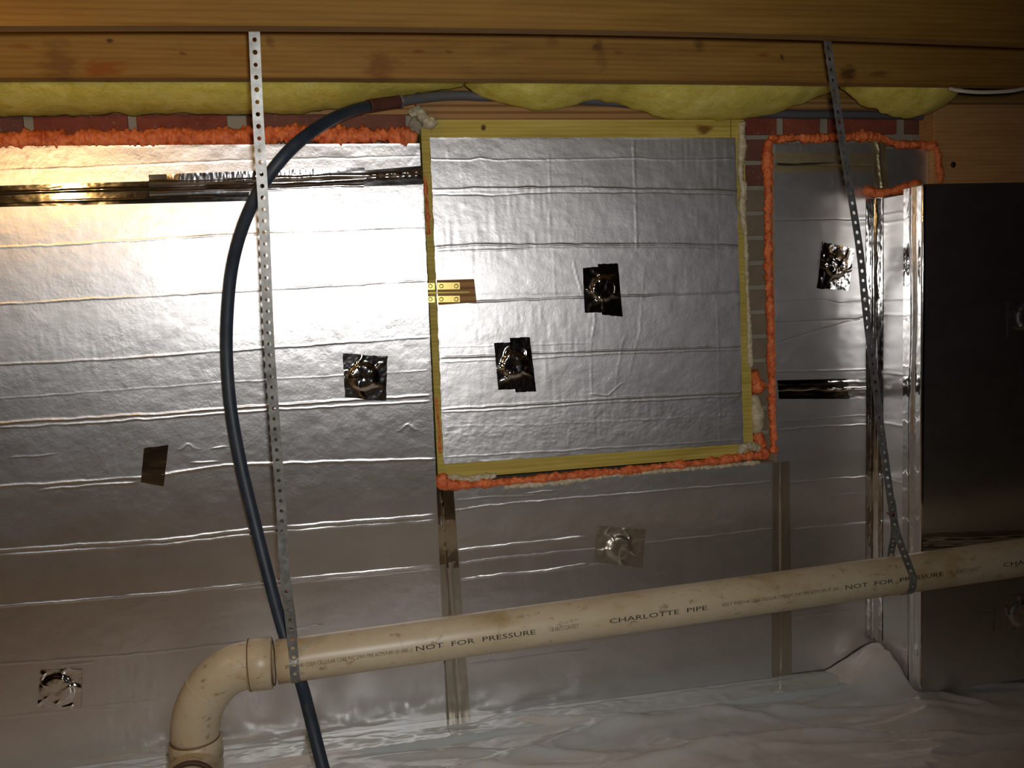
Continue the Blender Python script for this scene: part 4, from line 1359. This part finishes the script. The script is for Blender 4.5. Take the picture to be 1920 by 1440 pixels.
# ------------------------------------------------------------------ plastic ground sheet
def plastic():
    xs = np.concatenate([np.linspace(-3.0, -1.0, 14)[:-1], np.linspace(-1.0, 2.2, 420), np.linspace(2.2, 4.0, 12)[1:]])
    ys = np.concatenate([np.linspace(-5.0, -1.0, 22)[:-1], np.linspace(-1.0, -0.004, 150)])
    X, Y = np.meshgrid(xs, ys)
    H = 0.007 * n2(X * 2.3, Y * 3.2, 301, 3) + 0.004 * np.abs(n2(X * 5, Y * 9, 302, 3))
    # folds that run obliquely to the wall
    for k, (x0, y0, x1, y1, h, wd_) in enumerate([(0.05, -0.35, 0.75, -0.10, 0.016, 0.03), (0.25, -0.42, 0.95, -0.28, 0.014, 0.022), (0.6, -0.14, 1.0, -0.17, 0.012, 0.02), (0.75, -0.10, 1.05, -0.22, 0.010, 0.014), (0.9, -0.33, 1.5, -0.30, 0.014, 0.03),
                                                   (0.8, -0.50, 1.6, -0.55, 0.012, 0.03), (1.0, -0.20, 1.35, -0.12, 0.012, 0.018), (0.3, -0.55, 0.8, -0.40, 0.012, 0.02), (-0.3, -0.14, 0.2, -0.06, 0.012, 0.02), (1.5, -0.42, 2.0, -0.5, 0.014, 0.04),
                                                   (-0.05, -0.22, 0.02, -0.40, 0.012, 0.022), (0.4, -0.05, 0.62, -0.14, 0.012, 0.016)]):
        dx_, dy_ = x1 - x0, y1 - y0
        L_ = math.hypot(dx_, dy_)
        u = ((X - x0) * dx_ + (Y - y0) * dy_) / L_
        v = ((X - x0) * -dy_ + (Y - y0) * dx_) / L_ + 0.02 * n2(u * 6, u * 0, 310 + k, 2)
        e_ = np.exp(-(np.clip(np.abs(u / L_ - 0.5) - 0.32, 0, 9) / 0.15) ** 2)
        H += h * e_ * np.exp(-(v / wd_) ** 2)
    H += 0.0014 * n2(X * 60, Y * 60, 305, 2)
    # gusset pulled up into the inner corner, ridge running past the pier
    R1 = np.hypot(X - PIER_X, Y)
    H += 0.080 * np.clip(1 - R1 / 0.20, 0, 1) ** 1.15
    ty = np.clip(-Y / 0.36, 0, 1)
    H += 0.045 * np.exp(-((X - (1.415 + 0.03 * ty)) / (0.045 + 0.05 * ty)) ** 2) * np.clip(1.15 - ty, 0, 1) * np.clip(-Y / 0.05, 0, 1) * (X < PIER_X + 0.2)
    H = np.where((X > PIER_X - 0.004) & (Y > PIER_Y - 0.006), np.minimum(H, 0.004), H)
    dense = (Y > -1.05) & (X > -1.05) & (X < 2.25)
    rg = 1 - np.abs(n2(X * 1.7 + 0.5 * n2(X * 3, Y * 5, 331, 2), Y * 6.5 + 1.5 * X, 332, 2))
    H += dense * 0.012 * (np.clip(rg - 0.78, 0, 1) / 0.22) ** 1.5
    rg2 = 1 - np.abs(n2(X * 9 + 2 * Y, Y * 15 - 3 * X, 333, 2))
    H += dense * 0.0016 * np.clip(rg2 - 0.8, 0, 1) / 0.2
    near = np.clip(-Y / 0.03, 0, 1)
    H = np.where((X < PIER_X - 0.2), H * near + 0.001, H)
    V = np.stack([X, Y, H - 0.006], -1)
    o = grid('plastic_ground_sheet', V, MAT['plastic'])
    tag(o, 'wrinkled white plastic sheet covering the crawl space floor', 'plastic sheet')
    # bluish lower layer that shows along the foot of the wall
    xs = np.linspace(-1.2, 1.43, 340)
    ys = np.linspace(-0.13, -0.0008, 50)
    X, Y = np.meshgrid(xs, ys)
    fy = np.clip((Y + 0.13) / 0.03, 0, 1)
    H = 0.008 + 0.010 * n2(X * 5, Y * 12, 321, 3) + 0.0022 * n2(X * 55, Y * 55, 322, 2) - 0.006 * np.clip((Y + 0.03) / 0.03, 0, 1)
    H = np.where(Y > -0.04, np.maximum(H, 0.005), H)
    Yj = Y - 0.03 * n2(X * 4, X * 0, 323, 2) * (1 - fy)
    V = np.stack([X, Yj, H * fy - 0.022 * (1 - fy) + 0.001], -1)
    o = grid('plastic_strip', V, MAT['plastic_blue'])
    tag(o, 'glossy bluish plastic strip along the foot of the large left board', 'plastic strip')


plastic()
